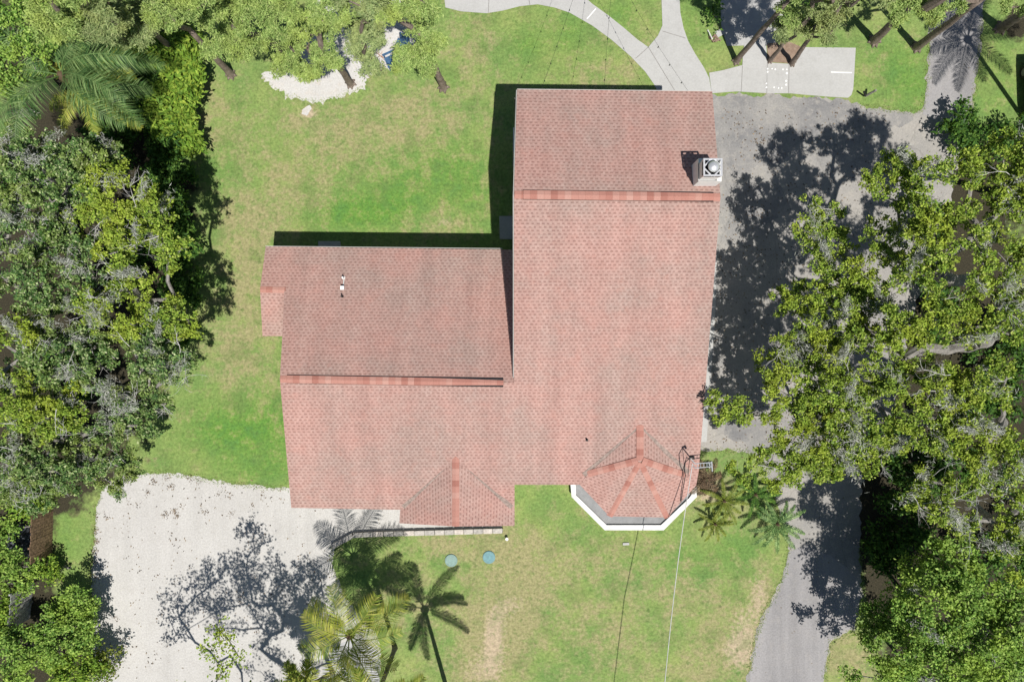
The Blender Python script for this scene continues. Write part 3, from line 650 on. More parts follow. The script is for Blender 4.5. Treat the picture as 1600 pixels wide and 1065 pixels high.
def lobe_points(rg, lobes, rc):
    out = []
    for (px, py, z, rx, ry, rz, n) in lobes:
        n = max(2, int(n * THIN))
        c = np.array(P(px, py, z)); sx, sy = rx * (CZ - z) / FP, ry * (CZ - z) / FP
        got = []; tries = 0
        while len(got) < n and tries < n * 30:
            tries += 1
            d = rg.normal(size=3); d /= np.linalg.norm(d); d *= rg.uniform(.25, 1) ** .5
            d[2] = abs(d[2]) * .9 - .25 * rg.random()
            q = c + d * np.array([sx, sy, rz])
            if all(np.linalg.norm((q - g) * np.array([1, 1, .7])) > rc * .8 for g in got): got.append(q)
        out += got
    return np.array(out)
def limb_tree(rg, base, fork, pts, r_tip=.012, r_base=.22, nt_=2, att=2, wob=.12):
    """joins every clump to the nearest bough; returns chains with radii"""
    base = np.array(base, float); fork = np.array(fork, float)
    nodes = [base] + [base * (1 - k / nt_) + fork * (k / nt_) + np.append(rg.normal(size=2) * wob, 0) * (k < nt_) for k in range(1, nt_ + 1)]
    par = list(range(-1, nt_)); depth = [0.] * (nt_ + 1)
    order = np.argsort(np.linalg.norm(pts - fork, axis=1)); tips = []
    for i in order:
        q = pts[i] - np.array([0, 0, .12]); A = np.array(nodes[att:]); dd = np.linalg.norm(A - q, axis=1) + .25 * np.array(depth[att:])
        # avoid boughs running back down
        dd += np.maximum(0, A[:, 2] - q[2]) * .8
        j = int(np.argmin(dd)) + att; a = nodes[j]; L = np.linalg.norm(q - a)
        k = max(1, int(L / .7)); prev = j
        for s_ in range(1, k + 1):
            f = s_ / k; m_ = a * (1 - f) + q * f
            if s_ < k: m_ = m_ + rg.normal(size=3) * .10 * L ** .5 + np.array([0, 0, .10 * L * math.sin(math.pi * f)])
            nodes.append(m_); par.append(prev); depth.append(depth[prev] + L / k); prev = len(nodes) - 1
        tips.append(prev)
    cnt = np.zeros(len(nodes)); 
    for t_ in tips:
        j = t_
        while j >= 0: cnt[j] += 1; j = par[j]
    mx = max(cnt.max(), 1); rad = r_tip + (r_base - r_tip) * (cnt / mx) ** .55
    return nodes, par, rad, tips
def twig(mb, rg, p, d, L, r, depth, mat=0):
    p = Vector(p); d = Vector(d).normalized(); pts = [p]; q = p.copy()
    for i in range(3):
        d = (d + Vector(rg.normal(size=3)) * .22).normalized(); q = q + d * L / 3; pts.append(q.copy())
    mb.tube(pts, [r, r * .8, r * .6, r * .35], 4 if depth else 3, cap=False)
    if depth > 0:
        for k in range(int(rg.integers(3, 6))):
            i = int(rg.integers(1, 4)); dd = (d + Vector(rg.normal(size=3)) * .75); dd.z *= .6
            twig(mb, rg, pts[i], dd, L * rg.uniform(.45, .75), r * .55, depth - 1)
ALLTREES = []
def tree(name, label, base, lobes, sty='oak', mat='oak', fork=.45, r=.22, group=None, seed=1, bark='bark', moss=0, dead=0, dens=1.0, cat="tree", lean=None, branches=True, leafscale=1.0):
    rg = np.random.default_rng(seed); st = STY[sty]; b = P(*base); root = empty(name, b, label, cat, group)
    if sty != 'under': lobes = [(a, b_, c_, d_, e_, f_, max(2, int(n_ * (.72 if sty == 'pine' else .86)))) for (a, b_, c_, d_, e_, f_, n_) in lobes]
    pts = lobe_points(rg, lobes, st['r'])
    cen = pts.mean(0); zf = cen[2] * fork
    fk = np.array([b.x, b.y, 0]) * .6 + np.array([cen[0], cen[1], 0]) * .4; fk[2] = zf
    if lean is not None: fk = np.array(P(*lean))
    pine = sty == 'pine'; NT = 7 if pine else 3; AT = 3 if pine else 3
    nodes, par, rad, tips = limb_tree(rg, (b.x, b.y, -.1), fk, pts, .010 if not pine else .008, r, NT, AT, .02 if pine else .10)
    tk_ = MB()
    V0 = Vector(nodes[0]); V1 = Vector(nodes[1])
    bpts = [V0, V0.lerp(V1, .10), V0.lerp(V1, .35)] + [Vector(nodes[k]) for k in range(1, NT + 1)]
    rr0 = [r * 1.55, r * 1.25, r * 1.08] + [r * (1 - .38 * k / NT) for k in range(1, NT + 1)]
    tk_.tube(bpts, rr0, 12)
    if r > .12:   # root flare
        for k in range(6):
            a = k * 1.047 + rg.uniform(-.3, .3); tk_.tube([V0.lerp(V1, .16), Vector((b.x + math.cos(a) * r * 1.15, b.y + math.sin(a) * r * 1.15, .10)), Vector((b.x + math.cos(a) * r * 1.75, b.y + math.sin(a) * r * 1.75, -.05))], [r * .45, r * .4, r * .15], 5)
    tk_.build("trunk", M[bark], root, smooth=True)
    if branches:
        br = MB()
        ch_ = {}
        for i in range(NT + 1, len(nodes)):
            ch_.setdefault(par[i], []).append(i)
        # chains
        stack = [(q_, c) for q_ in range(NT + 1) for c in ch_.get(q_, [])]
        while stack:
            s_, c = stack.pop(); chain = [s_, c]; rr = [min(rad[s_], rad[c] * 1.25, r * .6), min(rad[c], r * .6)]
            while True:
                k = ch_.get(chain[-1], [])
                if not k: break
                k = sorted(k, key=lambda i: -rad[i]); 
                for o_ in k[1:]: stack.append((chain[-1], o_))
                chain.append(k[0]); rr.append(rad[k[0]])
            br.tube([nodes[i] for i in chain], rr, 6 if rr[0] > .05 else 4, cap=False)
        # side twigs around the leaf clumps
        for t_ in tips:
            for k in range(1):
                d = rdir(rg, 1)[0]; d[2] = abs(d[2]) * .5
                q = Vector(nodes[t_]); e = q + Vector(d) * st['r'] * rg.uniform(.6, 1.0); m_ = (q + e) / 2 + Vector(rg.normal(size=3)) * .06
                br.tube([q, m_, e], [.012, .009, .004], 3, cap=False)
        br.build("branches", M[bark], root)
    # leaves
    C = []; D = []
    for q in pts:
        k = max(4, int(st['tuft'] * rg.uniform(.7, 1.2))); d = rdir(rg, k, .55)
        tc = q + d * np.array([1, 1, st['flat']]) * (st['r'] * rg.uniform(.35, 1.05, size=(k, 1)))
        nn = int(st['n'] * dens * rg.uniform(.7, 1.25)); w_ = rg.integers(0, k, nn)
        C.append(tc[w_] + rg.normal(size=(nn, 3)) * st['sp'] * np.array([1, 1, .65]))
        D.append((tc[w_] - q) * .8 + rg.normal(size=(nn, 3)) * .45)
    C = np.concatenate(C); D = np.concatenate(D); n = len(C)
    if sty in ('hedge', 'under'): D[:, 2] -= .25
    Nn = rg.normal(size=(n, 3)) * (.35 if pine else .48) + np.array([.08, -.2, .9]); sc_ = rg.uniform(.65, 1.3, n) * leafscale
    C[:, 2] = np.maximum(C[:, 2], .05)
    leaf_mesh("crown", C, D, Nn, st['l'] * sc_, st['w'] * sc_, M[mat], root)
    if moss:
        for i in rg.choice(len(pts), min(moss, len(pts)), replace=False):
            q = pts[i] + np.array([0, 0, rg.uniform(.1, .35)]); nn = int(rg.integers(140, 380)); s3 = rg.uniform(.12, .30)
            a = rg.uniform(0, 6.28); ax = np.array([math.cos(a), math.sin(a), .2]); off = rg.normal(size=(nn, 1)) * s3 * 1.6 * ax + rg.normal(size=(nn, 3)) * s3 * .55
            mC = q + off; mD = ax * .6 + rg.normal(size=(nn, 3)) * .7
            leaf_mesh("spanish_moss", mC, mD, rg.normal(size=(nn, 3)) * .5 + np.array([0, 0, .8]), rg.uniform(.10, .30, nn), rg.uniform(.012, .028, nn), M['moss'], root)
    if dead:
        for i in rg.choice(len(pts), min(dead, len(pts)), replace=False):
            db = MB(); d = rdir(rg, 1)[0]; d[2] = .35; twig(db, rg, pts[i] + np.array([0, 0, .2]), d, rg.uniform(.6, 1.2), .018, 2)
            db.build("dead_branch", M['deadtwig'], root)
    return root

# ------------------------------------------------------------------ palms
def palm(name, label, base, crown, zc, n, L, mat, group=None, seed=1, trunk_r=.13, droop=1.0, leaflet=.55, lw=.045, cat="palm tree", bend=0, azs=None, elev0=.9, pairs=46):
    rg = np.random.default_rng(seed); b = P(*base); c = P(*crown, zc); root = empty(name, b, label, cat, group)
    mid = Vector((b.x, b.y, 0)).lerp(c, .5) + Vector((bend, 0, 0)); tb = MB()
    if zc > .6:
        pts = []
        for i in range(13):
            f = i / 12; pts.append((1 - f) ** 2 * Vector((b.x, b.y, -.1)) + 2 * f * (1 - f) * mid + f * f * c)
        tb.tube(pts, [trunk_r * (1.35 if i == 0 else 1.0 - .25 * i / 12 + (.06 if i % 2 else 0)) for i in range(13)], 10)
    else: tb.tube([(b.x, b.y, -.05), (c.x, c.y, zc)], [trunk_r, trunk_r * .7], 8)
    tb.build("trunk", M['palmtrunk'], root, smooth=True)
    cs = MB(); cs.tube([c - Vector((0, 0, .5)), c - Vector((0, 0, .1)), c + Vector((0, 0, .3))], [trunk_r * .9, trunk_r * 2.0, trunk_r * .6], 9); cs.build("crown_shaft", M['palm_brown'], root, smooth=True)
    for k in range(n):
        az = (azs[k] if azs else k * 2.39996 + rg.uniform(-.25, .25)); el = elev0 * rg.uniform(.45, 1.15) if k % 3 else elev0 * 1.4; Lk = L * rg.uniform(.8, 1.1)
        ns = 16; q = np.array(c); h = np.array([math.cos(az), math.sin(az), 0]); path_ = [q.copy()]; e = el
        curl = rg.uniform(-.5, .5)
        for i in range(ns):
            e = el - droop * 2.0 * ((i + 1) / ns) ** 1.3; a2 = az + curl * (i / ns) ** 2
            q = q + np.array([math.cos(a2) * math.cos(e), math.sin(a2) * math.cos(e), math.sin(e)]) * Lk / ns; path_.append(q.copy())
        path_ = np.array(path_); mb = MB(); mb.tube([Vector(p) for p in path_], [.03 * (1 - i / (ns + 1)) + .006 for i in range(ns + 1)], 4, cap=False)
        V = []; 
        for s_ in range(pairs):
            f = .14 + .86 * s_ / pairs; u = f * ns; i = min(int(u), ns - 1); p = path_[i] * (1 - (u - i)) + path_[i + 1] * (u - i)
            t_ = path_[i + 1] - path_[i]; t_ /= np.linalg.norm(t_); sd = np.cross(t_, [0, 0, 1]); sd /= np.linalg.norm(sd) + 1e-9
            ll_ = leaflet * (math.sin(math.pi * min(1, f * .85 + .12)) ** .6) * rg.uniform(.8, 1.1)
            for sg in (-1, 1):
                dr = sd * sg * .85 + t_ * .55 + np.array([0, 0, rg.uniform(-.55, .15)]); dr /= np.linalg.norm(dr)
                m1 = p + dr * ll_ * .5; tip = p + dr * ll_ * .95 + np.array([0, 0, -ll_ * .28 * droop]); wv = t_ * lw * .5
                V.append((p - wv * .6, p + wv * .6, m1 + wv, m1 - wv, tip))
        for (a, b_, c_, d_, e_) in V:
            i0 = len(mb.v); mb.v += [tuple(a), tuple(b_), tuple(c_), tuple(d_), tuple(e_)]
            mb.f += [(i0, i0 + 1, i0 + 2, i0 + 3), (i0 + 3, i0 + 2, i0 + 4)]; mb.mi += [0, 0]; mb.uv += [[(0, 0)] * 4, [(0, 0)] * 3]
        mb.build("frond", M[mat], root)
    return root

exec_order = []
# ---- right side oaks
GO = "live oaks right of the house"
tree("oak_tree", "big live oak with grey limbs nearest the driveway in the upper right", (1432,430),
     [(1480,300,9,100,70,1.4,25),(1395,285,8,55,45,1.0,14),(1570,265,9,55,60,1.2,18),(1400,390,8,60,55,1.1,18),(1500,400,10,95,70,1.4,25),(1290,385,6.2,42,50,.7,13),(1345,440,7,40,40,.7,9),(1272,345,6,36,38,.6,8)],
     'oak', 'oak', .5, .30, GO, 11, moss=16, dead=10, lean=(1500,440,4.6))
tree("oak_tree", "live oak with a sparse left fringe in the middle of the right oaks", (1440,545),
     [(1450,510,9,80,50,1.2,22),(1320,480,7,62,50,.9,18),(1350,570,8,70,60,1.0,24),(1236,478,5.6,40,24,.4,7),(1245,548,6,42,34,.6,9),(1205,566,5.6,26,22,.4,4),(1560,480,9.5,50,60,1.2,18),(1290,530,7,60,40,.8,15),(1290,460,6.5,50,36,.7,11)],
     'oak', 'oak', .5, .28, GO, 12, moss=16, dead=9, lean=(1515,545,4.8))
tree("oak_tree", "yellowing live oak with dead grey branches above the lower drive", (1420,650),
     [(1440,620,8.5,85,60,1.2,26),(1380,690,7.5,60,35,1.0,13),(1500,690,8.5,80,50,1.2,22),(1540,600,9,60,50,1.2,16),(1320,620,7.5,45,40,.8,10)],
     'oak', 'oak', .5, .27, GO, 13, moss=18, dead=12, lean=(1520,660,4.4))
tree("oak_tree", "low spreading oak whose leaves touch the lower right roof edge", (1330,700),
     [(1240,590,6.5,60,42,.8,17),(1150,636,5.3,52,20,.4,8),(1200,735,5.6,50,38,.7,15),(1258,690,6,56,46,.8,18),(1290,640,6.5,48,46,.7,16),(1330,700,7,50,40,.8,14),(1285,725,6,34,24,.6,7),(1225,655,6,44,32,.6,9)],
     'oak', 'oak', .55, .16, GO, 14, moss=8, dead=5, lean=(1345,680,3.6))
tree("oak_tree", "oak with a bleached bare bough at the right edge", (1480,770),
     [(1560,740,8,60,50,1.1,17),(1470,770,7.5,55,40,1.0,13),(1590,850,7,40,60,1.0,14),(1500,820,6.5,35,20,.5,4)],
     'oak', 'oak', .5, .24, GO, 15, moss=14, dead=14)
tree("oak_tree", "oak filling the top right corner above the parked car", (1560,300),
     [(1590,330,9,50,60,1.2,14),(1600,440,9,40,60,1.1,12),(1640,280,10,60,80,1.2,18)],
     'oak', 'oak', .5, .22, GO, 16, moss=7, dead=4)
# ---- lower right thicket
GT = "leafy trees in the lower right corner"
tree("broadleaf_tree", "bright green leafy tree beside the bend of the lower drive", (1410,925),
     [(1470,950,7.2,66,56,1.2,26),(1390,965,3.6,40,50,.8,15),(1480,880,6.5,50,32,.9,12),(1440,890,4.5,40,20,.6,5)], 'broad', 'broad', .45, .14, GT, 21, moss=2, dens=1.1)
tree("broadleaf_tree", "green leafy tree in the very corner at lower right", (1480,1000),
     [(1560,1010,7,70,60,1.2,26),(1470,1045,7.0,70,40,1.0,18),(1550,940,6.5,60,40,1.0,16)], 'broad', 'broad', .45, .16, GT, 22, moss=6, dens=1.1)
tree("broadleaf_tree", "small green tree at the foot of the lower right drive", (1400,1020),
     [(1400,1020,4,50,40,.9,13),(1380,1070,4,60,30,.9,8)], 'broad', 'broad', .45, .11, GT, 23, dens=1.1)
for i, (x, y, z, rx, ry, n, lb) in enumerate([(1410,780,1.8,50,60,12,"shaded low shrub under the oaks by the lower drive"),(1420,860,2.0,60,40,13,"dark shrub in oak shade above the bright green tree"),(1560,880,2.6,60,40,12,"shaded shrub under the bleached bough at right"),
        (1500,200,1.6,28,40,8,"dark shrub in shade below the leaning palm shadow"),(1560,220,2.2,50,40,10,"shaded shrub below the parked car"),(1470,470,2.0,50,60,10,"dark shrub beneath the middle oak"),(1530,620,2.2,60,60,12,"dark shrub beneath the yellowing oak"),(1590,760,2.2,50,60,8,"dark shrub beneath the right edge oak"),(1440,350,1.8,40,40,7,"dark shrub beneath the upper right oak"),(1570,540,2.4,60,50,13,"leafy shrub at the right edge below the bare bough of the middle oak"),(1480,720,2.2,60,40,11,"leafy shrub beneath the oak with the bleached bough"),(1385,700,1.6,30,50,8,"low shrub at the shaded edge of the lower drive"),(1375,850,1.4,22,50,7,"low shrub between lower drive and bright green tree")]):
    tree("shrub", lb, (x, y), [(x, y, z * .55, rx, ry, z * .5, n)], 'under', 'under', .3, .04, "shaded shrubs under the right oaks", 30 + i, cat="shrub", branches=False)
# ---- left forest
GL = "oaks of the left wood"
LF = [((110,300),[(85,285,8,60,50,1.2,20),(20,290,8,44,50,1.0,12),(150,260,7.5,50,36,1.0,12),(55,215,7,40,36,.9,8)],"oak_dark","moss draped oak at the top of the left wood",10,5),
      ((200,330),[(195,310,8.5,55,55,1.1,17),(235,330,8,26,30,.8,6),(145,350,7,40,36,.9,8)],"oak","yellow tinged oak near the shaded lawn edge in the left wood",7,4),
      ((60,400),[(35,350,8,50,45,1.0,12),(40,440,8,55,50,1.1,16),(110,410,7.5,45,42,1.0,10)],"oak_dark","dark oak at the left edge level with the small gable",8,4),
      ((225,430),[(215,400,8.5,42,42,.9,12),(262,500,7,48,34,.8,12),(265,395,8,22,22,.6,4),(185,480,7.5,50,40,.9,12)],"oak","oak reaching furthest over the lawn in the left wood",9,6),
      ((130,520),[(120,500,7,50,44,1.0,12),(80,560,7.5,55,48,1.0,14),(160,570,6.5,50,44,1.0,12)],"oak_dark","dark green oak in the centre of the left wood",10,6),
      ((230,580),[(248,565,7.5,50,36,.8,13),(215,645,7,55,40,.9,13)],"oak_dark","low oak with grey twigs over the lawn edge in the left wood",8,6),
      ((50,600),[(25,520,8,36,40,1.0,8),(30,620,7.5,50,50,1.1,15),(100,640,6.5,50,40,1.0,11)],"oak","olive coloured oak at the left edge below the middle",7,5),
      ((140,690),[(150,690,5,60,42,.9,14),(185,730,4.2,48,28,.8,11),(80,710,6,50,42,1.0,11)],"oak_dark","oak overhanging the upper corner of the gravel yard",5,4),
      ((60,740),[(30,700,6,45,40,1.0,10),(40,765,5,55,34,.9,11),(115,752,4.5,44,22,.7,8)],"oak_dark","lowest oak of the left wood above the brown fence",5,3)]
for i, (b, lo, mt, lb, ms, dd) in enumerate(LF):
    lo = [(a, c, z, rx * 1.12, ry * 1.12, rz * 1.6, int(n * 1.3)) for (a, c, z, rx, ry, rz, n) in lo]
    tree("oak_tree", lb, b, lo, 'oak', mt, .5, .2, GL, 50 + i, moss=ms, dead=dd, leafscale=1.05)
tree("broadleaf_tree", "dark glossy tree in the top left corner", (60,110), [(30,50,7,50,50,1.2,20),(20,120,6,40,30,.9,9),(75,20,7,30,30,.9,6)], 'broad', 'broad', .45, .15, None, 62, dens=1.1)
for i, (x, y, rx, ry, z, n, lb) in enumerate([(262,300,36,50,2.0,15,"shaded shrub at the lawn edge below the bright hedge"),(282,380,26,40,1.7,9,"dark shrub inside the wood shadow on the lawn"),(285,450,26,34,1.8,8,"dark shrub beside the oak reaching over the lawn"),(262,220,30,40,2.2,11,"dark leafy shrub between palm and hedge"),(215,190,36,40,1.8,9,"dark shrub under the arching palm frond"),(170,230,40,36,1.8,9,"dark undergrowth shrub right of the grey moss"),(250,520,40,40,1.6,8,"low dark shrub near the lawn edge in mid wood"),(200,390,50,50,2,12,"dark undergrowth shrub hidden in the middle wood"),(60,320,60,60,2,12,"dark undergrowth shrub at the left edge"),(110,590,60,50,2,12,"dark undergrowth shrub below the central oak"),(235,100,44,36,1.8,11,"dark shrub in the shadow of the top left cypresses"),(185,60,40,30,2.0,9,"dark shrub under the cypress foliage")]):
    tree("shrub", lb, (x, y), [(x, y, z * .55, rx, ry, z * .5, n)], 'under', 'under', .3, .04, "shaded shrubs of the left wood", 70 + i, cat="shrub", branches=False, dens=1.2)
tree("hedge", "bright yellow green hedge along the upper left lawn edge", (290,150),
     [(232,72,1.7,22,16,.7,8),(262,88,1.8,22,20,.7,9),(288,70,1.8,20,24,.7,9),(298,110,1.7,18,28,.7,11),(287,150,1.6,24,28,.7,12),(270,195,1.6,26,26,.7,10),(292,190,1.4,12,30,.6,7),(290,225,1.4,16,22,.6,7),(250,165,1.9,22,22,.6,6)], 'hedge', 'hedge', .3, .05, None, 90, cat="hedge", branches=False)
# ---- lower left greenery
GB = "leafy bushes in the lower left corner"
for i, (x, y, rx, ry, z, n, mt, lb) in enumerate([(34,782,34,16,2.2,7,'hedge',"bright bush above the brown fence"),(22,890,34,28,2.2,10,'broad',"leafy bush left of the brown fence foot"),(76,892,16,12,1.4,4,'hedge',"small yellow green bush at the foot of the brown fence"),
      (122,945,26,30,2.6,10,'broad',"green bush casting shade on the gravel edge"),(100,985,44,44,3.0,18,'broad',"largest green bush at the lower left gravel edge"),(30,1020,50,50,3.0,18,'broad',"bush in the bottom left corner"),(120,1045,46,30,2.6,13,'hedge',"yellowish bush at the bottom edge beside the gravel"),(10,950,18,40,2.4,6,'hedge',"bush left of the grey fence panel"),(10,830,16,16,1.6,4,'broad',"bush by the dark tarp heap")]):
    tree("bush", lb, (40 + x * .95, y - 8), [(x, y, z * .6, rx, ry, z * .42, n)], 'broad', mt, .3, .06, GB, 100 + i, cat="bush", dens=1.1)
tree("bush", "dry olive bush with thin leaves at the bottom gravel edge", (172,1040), [(168,1030,1.0,18,26,.4,7)], 'broad', 'palm_olive', .3, .04, None, 115, cat="bush", dens=.5)
tree("broadleaf_tree", "tree at the bottom edge with a leafy branch over the gravel", (540,1270),
     [(345,1005,7.0,20,34,.5,4),(352,1035,7.4,26,24,.5,4),(330,1130,8,120,56,1.3,34),(430,1150,8,90,70,1.3,26),(230,1140,7,60,50,1.0,10),(320,1210,9,120,80,1.3,26),(400,1265,8,110,70,1.3,18),(215,1120,5,30,30,.6,4),(450,1105,7,40,34,.7,6)], 'broad', 'oak', .35, .16, None, 116, dens=.27)

# ---- cypress / pine group at the top
GC = "feathery cypress trees above the left lawn"
def cyp(label, base, lobes, seed, group, r=.20, mat='pine', lean=None, dead=0, dens=1.0):
    return tree("cypress_tree", label, base, lobes, 'pine', mat, .5, r, group, seed, 'pinebark', moss=0, dead=0, lean=lean, dens=dens)
cyp("cypress with a long bare trunk at the left lawn edge", (361,117), [(255,15,8,50,26,1.0,12),(310,-20,11,70,40,1.3,14),(230,-40,12,80,50,1.3,14)], 121, GC, .20, 'pine', (296,46,5.3), 3)
cyp("cypress leaning over the bright hedge in the top left", (280,88), [(215,42,7,46,36,1.0,14),(160,30,9,40,32,1.0,10),(180,-20,11,60,30,1.0,8)], 122, GC, .2, 'pine_grey', (240,50,4.5), 4)
cyp("light green cypress in the top left corner", (170,70), [(100,38,9,46,36,1.1,15),(90,-10,12,50,30,1.0,8)], 123, GC, .18, 'pine', None, 3)
cyp("cypress on the left end of the sand patch", (440,80), [(375,72,6.5,50,34,1.0,15),(400,25,8.5,60,36,1.1,16),(350,20,9,34,30,.9,8)], 124, GC, .2, 'pine', None, 3)
cyp("cypress whose trunk foot stands in the white sand", (548,131), [(480,80,6,56,40,1.1,19),(450,30,8,60,36,1.1,17),(520,25,8.5,40,36,1.0,12),(455,112,4.5,40,16,.6,7)], 125, GC, .2, 'pine', (518,88,4), 3)
cyp("cypress with drooping foliage above the blue chairs", (590,110), [(565,60,6,34,34,.9,11),(580,22,8,24,20,.7,5),(572,98,3.6,24,16,.6,5),(550,-10,9,50,24,.9,7)], 126, GC, .14, 'pine_grey', (570,80,3.2), 3)
cyp("rightmost cypress of the left group, with a thick trunk foot", (693,137), [(648,92,4.6,34,22,.7,9),(665,55,5.6,24,30,.8,8),(650,15,8,44,28,1.0,10),(672,100,4,20,20,.6,5),(600,5,8,34,20,.7,5)], 127, GC, .21, 'pine', (672,85,3.6), 3, dens=.9)
GP = "tall cypress trees above the concrete slab"
cyp("tall cypress leaning over the shaded garden pad", (1150,96), [(1275,-80,10,60,50,1.4,13),(1250,-30,8,40,30,.8,7),(1224,18,6,14,14,.5,2)], 131, GP, .16, 'pine', (1232,0,7), 1)
cyp("slim cypress on the left of the mulch bed", (1203,95), [(1242,50,4.5,30,20,.6,7),(1345,-30,9,60,40,1.3,10),(1330,-90,12,70,50,1.3,8)], 132, GP, .13, 'pine_grey', (1226,66,2.6), 1)
cyp("forked cypress on the right of the mulch bed", (1238,99), [(1290,22,6,36,20,.7,8),(1285,45,4.8,22,16,.5,4),(1400,-70,11,80,60,1.4,10)], 133, GP, .15, 'pine_grey', (1268,55,3.4), 1)
cyp("thick cypress with a flared foot in the right lawn", (1366,64), [(1425,14,6.5,40,20,.8,9),(1500,-80,11,80,50,1.4,20)], 134, GP, .24, 'pine', (1425,8,4.6), 2)
cyp("largest leaning cypress beside the upper drive", (1432,74), [(1480,20,6,22,20,.5,4),(1640,-90,12,90,60,1.4,20)], 135, GP, .22, 'pine', (1532,0,6.2), 1)
cyp("cypress in brown litter at the top right corner", (1563,44), [(1700,-60,10,80,60,1.4,16),(1590,15,5,20,14,.5,3)], 136, GP, .26, 'pine', (1640,-5,4.6), 2)
tree("shrub", "dark shrub against the shaded garden pad", (1117,25), [(1116,20,.4,4,26,.2,4)], 'under', 'under', .3, .04, None, 137, cat="shrub", branches=False, dens=.35, leafscale=.8)
tree("shrub", "dark low shrub at the top edge of the right lawn", (1300,10), [(1300,0,1.6,36,18,.6,8)], 'under', 'under', .3, .04, None, 138, cat="shrub", branches=False)

# ---- palms
palm("palm_tree", "yellowed palm at the bottom edge of the gravel yard", (590,948), (546,992), 5.2, 11, 3.5, 'palm', seed=201, droop=.80, leaflet=.95, lw=.038, elev0=.8, pairs=56)
palm("palm_tree", "palm with a bent grey trunk at the bottom edge right of the yellowed palm", (617,1012), (585,1100), 7.2, 10, 2.8, 'palm', seed=202, droop=.8, leaflet=.7, elev0=.75, pairs=60)
palm("palm_tree", "palm below the bottom edge shading the front lawn", (702,1090), (681,1180), 8.0, 9, 3.3, 'palm', seed=203, droop=.85, leaflet=.5, elev0=.7, pairs=60)
palm("palm_tree", "small palm at the bottom left of the palm group", (520,1050), (478,1075), 3.6, 13, 2.0, 'palm', seed=204, droop=.8, leaflet=.6, elev0=.8, pairs=50)
palm("palm_tree", "feathery queen palm in the upper left wood", (165,150), (98,118), 6.2, 13, 4.6, 'palm_dark', seed=205, droop=.8, leaflet=1.0, lw=.036, elev0=.75, trunk_r=.16, pairs=80, azs=[.15,-.15,-.45,.5,1.0,1.6,2.4,3.0,3.7,4.3,-.8,.3,-.3])
palm("palm_tree", "smaller palm with a yellow tipped frond in the upper left wood", (190,165), (140,140), 4.6, 10, 3.0, 'palm', seed=206, droop=.7, leaflet=.6, elev0=.6, pairs=60)
palm("palm_tree", "palm standing outside the right edge whose trunk shadow crosses the upper drive", (1602,190), (1755,54), 8.0, 12, 3.4, 'palm_dark', seed=207, droop=.8, leaflet=.7, elev0=.7, pairs=50)
GPs = "small palms beside the bay porch"
palm("small_palm", "olive palm nearest the porch corner", (1126,775), (1131,782), .9, 11, 1.6, 'palm_olive', GPs, 211, .07, .6, .20, .03, elev0=.5, pairs=40)
palm("small_palm", "light green palm lowest of the porch palms", (1114,812), (1117,818), .6, 9, 1.25, 'palm_olive', GPs, 212, .06, .6, .16, .03, elev0=.5, pairs=34)
palm("small_palm", "dark palm under the oak fringe, top of the porch palms", (1176,768), (1180,772), .8, 10, 1.5, 'under', GPs, 213, .07, .6, .20, .035, elev0=.5, pairs=40)
palm("small_palm", "dark spiky palm beside the lower drive", (1208,812), (1214,818), 1.0, 13, 1.8, 'palm_dark', GPs, 214, .08, .6, .24, .035, elev0=.5, pairs=44)
palm("small_palm", "brown dying palm against the roof corner", (1095,742), (1100,748), 1.0, 11, 1.5, 'palm_brown', GPs, 215, .07, 1.0, .34, .035, elev0=.6, pairs=34)

# ------------------------------------------------------------------ small things
# retaining wall
wl = [(520,852),(553,834),(600,832),(680,830),(785,827)]
rw = empty("retaining_wall", P(650, 832), "low pale stone retaining wall between gravel and front lawn", "wall")
for i in range(len(wl) - 1):
    a, b = P(*wl[i]), P(*wl[i + 1]); L = (b - a).length; k = max(1, round(L / .55)); d = (b - a).normalized(); an = math.atan2(d.y, d.x)
    mb = MB(); c = (a + b) / 2; mb.box((c.x, c.y, .09), (L + .06, .2, .24), an); mb.build("wall_base", M['bark'], rw)
    for j in range(k):
        q = a.lerp(b, (j + .5) / k); mb = MB(); mb.box((q.x, q.y, .24 + .004 * (j % 2)), (L / k - .03, .27, .07), an + random.uniform(-.02, .02)); mb.build("cap_stone", plain('cap_stone_%d' % (j % 3), [(.50,.47,.43), (.42,.40,.37), (.56,.51,.46)][j % 3], .9, .15, 9), rw, bevel=.012)
# septic lids
lidm = plain('green_lid', (.22,.33,.30), .6, .1, 9)
for (x, y, lb) in ((705, 875, "paler round green septic lid nearer the palms"), (764, 870, "bluer round septic lid nearer the porch")):
    p = P(x, y); o_ = empty("septic_lid", p, lb, "lid", "septic lids in the front lawn")
    mb = MB(); mb.tube([(p.x, p.y, -.02), (p.x, p.y, .05), (p.x, p.y, .06)], [.35, .35, .33], 32)
    mb.build("lid", lidm if x < 750 else plain('blue_lid', (.15,.30,.33), .6, .1, 9), o_)
    mb = MB(); mb.tube([(p.x, p.y, .05), (p.x, p.y, .075)], [.36, .36], 32); 
    ring = MB()
    for k in range(24):
        a = k / 24 * 6.2832; ring.box((p.x + math.cos(a) * .3, p.y + math.sin(a) * .3, .065), (.02, .05, .012), a)
    ring.build("rim", lidm, o_)
p = P(792, 840); o_ = empty("drain_pipe", p, "short white clean-out pipe standing in the grass by the retaining wall", "pipe")
mb = MB(); mb.tube([(p.x, p.y, -.05), (p.x, p.y, .22)], .07, 14); mb.build("pipe", M['white'], o_); mb = MB(); mb.tube([(p.x, p.y, .22), (p.x, p.y, .26)], .085, 14); mb.build("cap", M['white'], o_)
p = P(978, 849); mb = MB(); mb.box((p.x, p.y, .03), (.36, .14, .07), .05); o = mb.build("stone_block", M['concrete'], bevel=.015); tag(o, "small pale block lying in the grass below the bay porch", "block")
